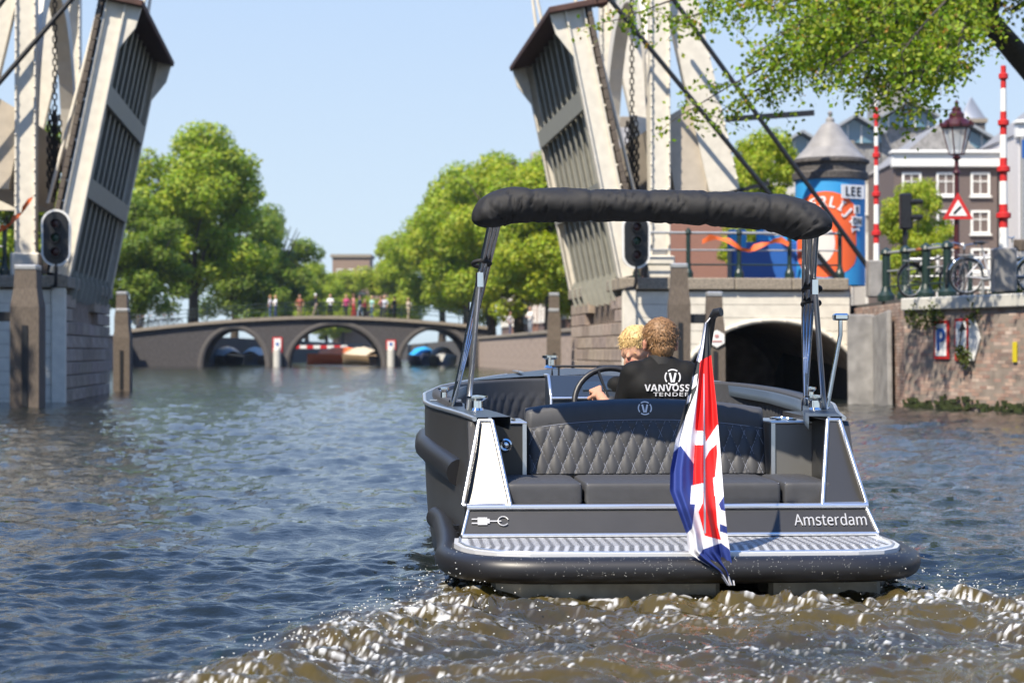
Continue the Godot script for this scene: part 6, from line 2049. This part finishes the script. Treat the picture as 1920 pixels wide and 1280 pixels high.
	var polys := [
		[DG, [[1310, 600], [1340, 600], [1340, 690], [1316, 678], [1306, 730], [1288, 775], [1268, 822], [1270, 760]]],
		[W, [[1318, 600], [1326, 600], [1316, 680], [1306, 676]]],
		[W, [[1299, 706], [1308, 700], [1306, 722], [1297, 730]]], [W, [[1290, 742], [1297, 737], [1294, 752], [1287, 758]]],
		[BL, [[1276, 835], [1300, 868], [1308, 884], [1304, 940], [1298, 990], [1288, 1000], [1240, 930], [1250, 860]]],
		[RD, [[1313, 676], [1336, 664], [1347, 740], [1352, 790], [1342, 800], [1345, 850], [1340, 905], [1345, 985], [1352, 1012], [1322, 1004], [1310, 960], [1318, 942], [1298, 936], [1302, 850], [1306, 760]]],
		[W, [[1302, 806], [1322, 808], [1324, 834], [1299, 834]]], [W, [[1322, 830], [1345, 796], [1346, 830], [1330, 846], [1322, 862]]],
		[W, [[1296, 910], [1320, 905], [1318, 945], [1294, 945]]], [W, [[1337, 895], [1346, 893], [1346, 930], [1340, 930]]],
		[Color(0.55, 0.57, 0.64), [[1319, 700], [1321, 700], [1324, 1000], [1320, 1000]]],
		[BL, [[1348, 945], [1358, 930], [1364, 955], [1366, 960], [1352, 955]]], [BL, [[1350, 982], [1370, 990], [1370, 1002], [1350, 996]]],
		[BL, [[1318, 1030], [1352, 1018], [1368, 1030], [1380, 1066], [1364, 1082], [1330, 1060], [1308, 1046]]]]
	for j in 512:
		var y := 604.0 + 493.0 * j / 511.0
		var xl: float = edge_at.call(LE, y); var xr: float = edge_at.call(RE, y)
		for i in 256:
			var p := Vector2(lerpf(xl, xr, i / 255.0), y)
			var col := W
			for q in polys:
				if p.y < q[1][0][1] - 260: continue
				var pv := PackedVector2Array()
				for e in q[1]: pv.append(Vector2(e[0], e[1]))
				if Geometry2D.is_point_in_polygon(p, pv): col = q[0]
			img.set_pixel(i, j, col)
	var fm := mat("flag_cloth", Color(0.8, 0.8, 0.8), 0.75, 0.0, {"albedo_texture": ImageTexture.create_from_image(img), "backlight_enabled": true, "backlight": Color(0.25, 0.25, 0.25)})
	fm.albedo_color = Color(1, 1, 1)
	part(g, "cloth", fm, fl)
	g = G.new(); g.tube([s1 + Vector3(0, 0.01, 0.01), rows[0][30]], 0.003, 5); part(g, "cord", M.print_white, fl)

func head(t: Transform3D, sk: Color, hc: Color, fringe: bool) -> Array:   # [flesh, hair, eyes, lips]
	var b := [[Vector3(0, 0.045, -0.012), Vector3(0, 0.035, 0.02), 0.088, 0.083, sk], [Vector3(0, -0.01, 0.03), Vector3(0, -0.05, 0.042), 0.070, 0.052, sk], [Vector3(-0.03, -0.072, 0.045), Vector3(0.03, -0.072, 0.045), 0.034, 0.034, sk], [Vector3(0, -0.09, 0.062), Vector3(0, -0.088, 0.066), 0.022, 0.022, sk],
		[Vector3(0, 0.012, 0.094), Vector3(0, -0.026, 0.112), 0.010, 0.014, sk], [Vector3(-0.035, 0.034, 0.083), Vector3(0.035, 0.034, 0.083), 0.016, 0.016, sk], [Vector3(-0.012, -0.055, 0.089), Vector3(0.012, -0.055, 0.089), 0.013, 0.013, sk.lerp(Color(0.5, 0.15, 0.13), 0.5)],
		[Vector3(0, -0.05, -0.015), Vector3(0, -0.17, -0.035), 0.054, 0.058, sk]]
	for s: int in [-1, 1]:
		b.append([Vector3(s * 0.086, 0.012, -0.012), Vector3(s * 0.090, -0.022, -0.006), 0.019, 0.012, sk.lerp(Color(0.6, 0.2, 0.15), 0.25)])
		b.append([Vector3(s * 0.032, 0.0, 0.084), Vector3(s * 0.05, -0.015, 0.072), 0.018, 0.02, sk])
	for q in b: q[0] = t * q[0]; q[1] = t * q[1]
	var flesh := nets(b, 0.0045, 0.016)
	var hb := [[Vector3(0, 0.062, -0.022), Vector3(0, 0.066, 0.014), 0.096, 0.09, hc], [Vector3(0, 0.02, -0.045), Vector3(0, -0.02, -0.05), 0.078, 0.066, hc], [Vector3(0, -0.045, -0.052), Vector3(0, -0.075, -0.05), 0.054, 0.046, hc]]
	if fringe:
		hb = [[Vector3(0, 0.075, -0.022), Vector3(0, 0.08, 0.02), 0.096, 0.09, hc], [Vector3(0, 0.04, -0.045), Vector3(0, 0.01, -0.05), 0.076, 0.066, hc]]
		for k in 7: hb.append([Vector3(-0.06 + k * 0.02, 0.09, 0.075), Vector3(-0.065 + k * 0.021, 0.048, 0.098 - absf(k - 3) * 0.007), 0.022, 0.010, hc])
	else:
		hb.append([Vector3(-0.05, 0.085, 0.06), Vector3(0.05, 0.085, 0.06), 0.03, 0.03, hc])
		for s: int in [-1, 1]: hb.append([Vector3(s * 0.078, 0.04, 0.0), Vector3(s * 0.078, 0.015, 0.012), 0.018, 0.008, hc])
	for q in hb: q[0] = t * q[0]; q[1] = t * q[1]
	var hair := nets(hb, 0.005, 0.02)
	var fn := FastNoiseLite.new()
	fn.seed = 3; fn.frequency = 1.0
	for i in hair.v.size():
		var p := hair.v[i]
		var n1 := fn.get_noise_3d(p.x * 70, p.y * 38, p.z * 70)
		var n2 := fn.get_noise_3d(p.x * 170 + 5, p.y * 70, p.z * 170)
		hair.v[i] = p + hair.n[i] * (n1 * 0.008 + n2 * 0.004)
		hair.n[i] = (hair.n[i] + Vector3(fn.get_noise_3d(p.x * 160, p.y * 60, p.z * 160 + 9), n2 * 0.5, fn.get_noise_3d(p.x * 160 + 31, p.y * 60, p.z * 160)) * 0.7).normalized()
		var k := 1.0 + 0.55 * n1 + 0.5 * n2
		hair.c[i] = Color(hc.r * k, hc.g * k, hc.b * k)
	for i in 2600:   # locks lying over the hair, some standing off
		var j := rng.randi() % hair.v.size()
		var p := hair.v[j]; var n := hair.n[j]
		if (t.affine_inverse() * p).y < -0.02: continue
		hair.col = hc * rng.randf_range(0.7, 1.5)
		var d := (n * rng.randf_range(0.05, 0.6) + Vector3(rng.randfn() * 0.35, -0.5, rng.randfn() * 0.35)).normalized()
		var w := d.cross(n + Vector3(0.01, 0.02, 0)).normalized() * rng.randf_range(0.0012, 0.0028)
		hair.tri(p - w, p + w, p + d * rng.randf_range(0.012, 0.026))
	var eyes := G.new()
	for s: int in [-1, 1]:
		eyes.xf = t
		eyes.col = Color(0.5, 0.48, 0.45)
		eyes.lathe(Vector3(s * 0.032, 0.012, 0.081), [Vector2(0.012, 0), Vector2(0.011, 0.006), Vector2(0.007, 0.0095)], 12, Basis(Vector3.RIGHT, PI / 2))
		eyes.col = Color(0.03, 0.03, 0.03)
		eyes.lathe(Vector3(s * 0.032, 0.012, 0.081), [Vector2(0.0072, 0.0095), Vector2(0.001, 0.011)], 12, Basis(Vector3.RIGHT, PI / 2))
		eyes.col = Color(0.16, 0.09, 0.04)
		eyes.box(Vector3(s * 0.033, 0.030, 0.099), Vector3(0.03, 0.006, 0.006), Basis(Vector3.UP, s * 0.35), 0.002)
	return [flesh, hair, eyes]

func hand(b: Array, wrist: Vector3, dir: Vector3, palm_n: Vector3, side: int, sk: Color, curl := 0.9, k := 1.0) -> void:   # adds palm, four fingers and a thumb as bones
	var x := dir.cross(palm_n).normalized() * side
	var d := dir.normalized()
	var n := palm_n.normalized()
	for q in 4:
		var off := x * (-0.028 + 0.0185 * q) * k
		b.append([wrist + d * 0.012 * k, wrist + d * 0.085 * k + off, 0.020 * k, 0.0115 * k, sk])
		var p := wrist + d * 0.085 * k + off
		var L: float = [0.036, 0.043, 0.046, 0.040][q] * k
		var a := curl
		for seg in 3:
			var e: Vector3 = p + (d * cos(a) + n * sin(a)) * L * [1.0, 0.7, 0.55][seg]
			b.append([p, e, 0.0095 * k, 0.008 * k, sk])
			p = e
			a += curl * 0.8
	var th := wrist + d * 0.03 * k + x * 0.03 * k
	var t1 := th + (x * 0.7 + d * 0.6 + n * 0.5) * 0.04 * k
	b.append([wrist + d * 0.02 * k, th, 0.02 * k, 0.013 * k, sk])
	b.append([th, t1, 0.0115 * k, 0.0095 * k, sk])
	b.append([t1, t1 + (d * 0.8 + n * 0.7) * 0.03 * k, 0.0095 * k, 0.008 * k, sk])

func make_people() -> void:
	rng.seed = 91
	var sk := Color(0.46, 0.25, 0.165)
	var black := Color(0.0105, 0.0100, 0.0100)
	var jeans := Color(0.03, 0.035, 0.05)
	# the helmsman, seen from behind
	var low := Transform3D(Basis().scaled(Vector3(0.97, 0.97, 0.97)), Vector3(0.006, -0.012, -0.05))
	var o := thing("person", "person in black polo shirt steering the tender, seen from behind", "person", Vector3(0.18, 0.5, -1.75), BOAT * low)
	var hip := Vector3(0.185, 0.56, -1.74)
	var b := [[hip + Vector3(-0.08, 0, 0), hip + Vector3(0.08, 0, 0), 0.125, 0.125, jeans], [hip, Vector3(0.185, 0.72, -1.75), 0.135, 0.135, black], [Vector3(0.12, 0.74, -1.755), Vector3(0.25, 0.74, -1.755), 0.115, 0.115, black], [Vector3(0.10, 0.87, -1.775), Vector3(0.27, 0.87, -1.775), 0.112, 0.112, black], [Vector3(0.055, 0.955, -1.79), Vector3(0.315, 0.955, -1.79), 0.065, 0.065, black], [Vector3(0.13, 0.99, -1.80), Vector3(0.24, 0.99, -1.80), 0.052, 0.052, black],
		[Vector3(0.02, 0.945, -1.79), Vector3(-0.035, 0.76, -1.83), 0.068, 0.056, black], [Vector3(0.35, 0.945, -1.79), Vector3(0.41, 0.76, -1.83), 0.068, 0.056, black],
		[Vector3(-0.035, 0.76, -1.83), Vector3(-0.05, 0.70, -1.86), 0.045, 0.043, sk], [Vector3(-0.05, 0.70, -1.86), Vector3(-0.13, 0.83, -2.08), 0.043, 0.029, sk], [Vector3(0.41, 0.76, -1.83), Vector3(0.42, 0.70, -1.87), 0.045, 0.043, sk], [Vector3(0.42, 0.70, -1.87), Vector3(0.26, 0.80, -2.08), 0.043, 0.029, sk],
		[hip + Vector3(-0.09, -0.02, 0), Vector3(0.06, 0.54, -2.18), 0.088, 0.062, jeans], [hip + Vector3(0.09, -0.02, 0), Vector3(0.31, 0.54, -2.18), 0.088, 0.062, jeans], [Vector3(0.06, 0.54, -2.18), Vector3(0.06, 0.23, -2.22), 0.06, 0.045, jeans], [Vector3(0.31, 0.54, -2.18), Vector3(0.31, 0.23, -2.22), 0.06, 0.045, jeans], [Vector3(0.06, 0.195, -2.2), Vector3(0.06, 0.19, -2.36), 0.04, 0.034, Color(0.3, 0.3, 0.3)], [Vector3(0.31, 0.195, -2.2), Vector3(0.31, 0.19, -2.36), 0.04, 0.034, Color(0.3, 0.3, 0.3)]]
	for q in b:   # upright posture: the trunk stretched a little
		for k in 2:
			if q[k].y > 0.56: q[k].y = 0.56 + (q[k].y - 0.56) * 1.115
	var body := nets(b, 0.012, 0.035)
	b = []
	hand(b, Vector3(-0.13, 0.861, -2.08), Vector3(-0.25, 0.45, -0.85), Vector3(0.3, -0.8, -0.45), 1, sk)
	hand(b, Vector3(0.26, 0.828, -2.08), Vector3(-0.45, 0.3, -0.85), Vector3(-0.3, -0.8, -0.2), -1, sk)
	var ht := Transform3D(Basis(Vector3.UP, PI + 0.12) * Basis(Vector3.RIGHT, 0.05), Vector3(0.188, 1.155, -1.855))
	var hd := head(ht, sk, Color(0.21, 0.115, 0.05), false)
	for q in [hd[0], nets(b, 0.0045, 0.008)]:
		var n0 := body.v.size()
		body.v.append_array(q.v); body.n.append_array(q.n); body.c.append_array(q.c); body.uv.append_array(q.uv)
		for i in q.ix: body.ix.append(i + n0)
	var bd := part(body, "body", M.skin, o)
	part(hd[1], "hair", M.hair, o)
	part(hd[2], "eyes", M.plain, o)
	var g := G.new()
	g.col = black
	var rows := []
	for q in 33:
		var a := TAU * q / 32
		var c := Vector3(0.187, 1.058, -1.825)
		var e := Vector3(cos(a), 0, sin(a))
		var lift := 0.018 * sin(a)
		rows.append([c + e * 0.092 + Vector3(0, -0.028 + lift, 0), c + e * 0.078 + Vector3(0, 0.012 + lift, 0), c + e * 0.067 + Vector3(0, 0.03 + lift, 0), c + e * 0.060 + Vector3(0, 0.024 + lift, 0)])
	g.grid(rows)
	part(g, "collar", M.polo, o)
	emblem(bd, Transform3D(Basis(Vector3.RIGHT, -0.05), Vector3(0.235, 0.975, -1.668)), 0.046, M.print_white)
	lettering("VANVOSSEN", 0.037, 0.003, M.print_white, bd, "lettering", Transform3D(Basis(Vector3.RIGHT, 0.08), Vector3(0.242, 0.915, -1.657)), "Droid Sans", true, 1.12)
	lettering("TENDERS", 0.021, 0.003, M.print_white, bd, "lettering", Transform3D(Basis(Vector3.RIGHT, 0.12), Vector3(0.242, 0.879, -1.652)), "Droid Sans", false, 2.0)
	# the boy beyond him, face turned aft to port
	var o2 := thing("person", "blond child in dark top sitting ahead of the helmsman, face turned aft", "person", Vector3(0.14, 0.46, -2.62), BOAT)
	var c0 := Vector3(0.155, 0, -2.62)
	b = [[c0 + Vector3(-0.06, 0.52, 0), c0 + Vector3(0.06, 0.52, 0), 0.10, 0.10, jeans], [c0 + Vector3(0, 0.55, 0), c0 + Vector3(0, 0.72, 0), 0.10, 0.10, black], [c0 + Vector3(-0.06, 0.84, 0), c0 + Vector3(0.06, 0.84, 0), 0.075, 0.075, black], [c0 + Vector3(-0.12, 0.88, 0), c0 + Vector3(0.12, 0.88, 0), 0.045, 0.045, black],
		[c0 + Vector3(0.13, 0.87, 0), c0 + Vector3(0.20, 0.72, 0.08), 0.046, 0.04, black], [c0 + Vector3(0.20, 0.72, 0.08), c0 + Vector3(0.10, 0.90, 0.16), 0.036, 0.026, sk], [c0 + Vector3(-0.13, 0.87, 0), c0 + Vector3(-0.17, 0.68, -0.02), 0.046, 0.04, black], [c0 + Vector3(-0.17, 0.68, -0.02), c0 + Vector3(-0.08, 0.58, 0.14), 0.036, 0.026, sk],
		[c0 + Vector3(-0.07, 0.5, 0), c0 + Vector3(-0.10, 0.5, 0.34), 0.07, 0.05, jeans], [c0 + Vector3(0.07, 0.5, 0), c0 + Vector3(0.10, 0.5, 0.34), 0.07, 0.05, jeans], [c0 + Vector3(-0.10, 0.5, 0.34), c0 + Vector3(-0.10, 0.2, 0.34), 0.05, 0.036, jeans], [c0 + Vector3(0.10, 0.5, 0.34), c0 + Vector3(0.10, 0.2, 0.34), 0.05, 0.036, jeans]]
	var body2 := nets(b, 0.012, 0.03)
	b = []
	hand(b, c0 + Vector3(0.10, 0.90, 0.16), Vector3(-0.6, 0.7, 0.3), Vector3(-0.5, -0.1, -0.8), -1, sk, 0.7, 0.8)
	hand(b, c0 + Vector3(-0.08, 0.58, 0.14), Vector3(0.4, -0.3, 0.8), Vector3(0, -1, 0), 1, sk, 0.3, 0.8)
	var ht2 := Transform3D(Basis(Vector3.UP, -0.62).scaled(Vector3.ONE * 0.90), Vector3(0.152, 1.068, -2.61))
	var hd2 := head(ht2, Color(0.50, 0.28, 0.19), Color(0.52, 0.36, 0.15), true)
	for q in [hd2[0], nets(b, 0.0045, 0.008)]:
		var n0 := body2.v.size()
		body2.v.append_array(q.v); body2.n.append_array(q.n); body2.c.append_array(q.c); body2.uv.append_array(q.uv)
		for i in q.ix: body2.ix.append(i + n0)
	part(body2, "body", M.skin, o2)
	part(hd2[1], "hair", M.hair, o2)
	part(hd2[2], "eyes", M.plain, o2)
	var sgs := thing("sunglasses", "blue mirrored sunglasses held up by the child", "sunglasses", Vector3(0.15, 0.98, -2.42), BOAT)
	for s: int in [-1, 1]:
		g = G.new()
		rbox(g, Vector3(0.16 + s * 0.032, 0.985, -2.42), Vector3(0.055, 0.042, 0.012), 0.005, Basis(Vector3.UP, s * 0.15), 5)
		part(g, "lens", mat("blue_mirror", Color(0.03, 0.12, 0.3), 0.08, 0.6), sgs)
	g = G.new(); g.tube([Vector3(0.10, 1.004, -2.417), Vector3(0.16, 1.006, -2.412), Vector3(0.222, 1.004, -2.417), Vector3(0.228, 1.0, -2.53)], 0.005, 6); part(g, "frame", M.black_steel, sgs)
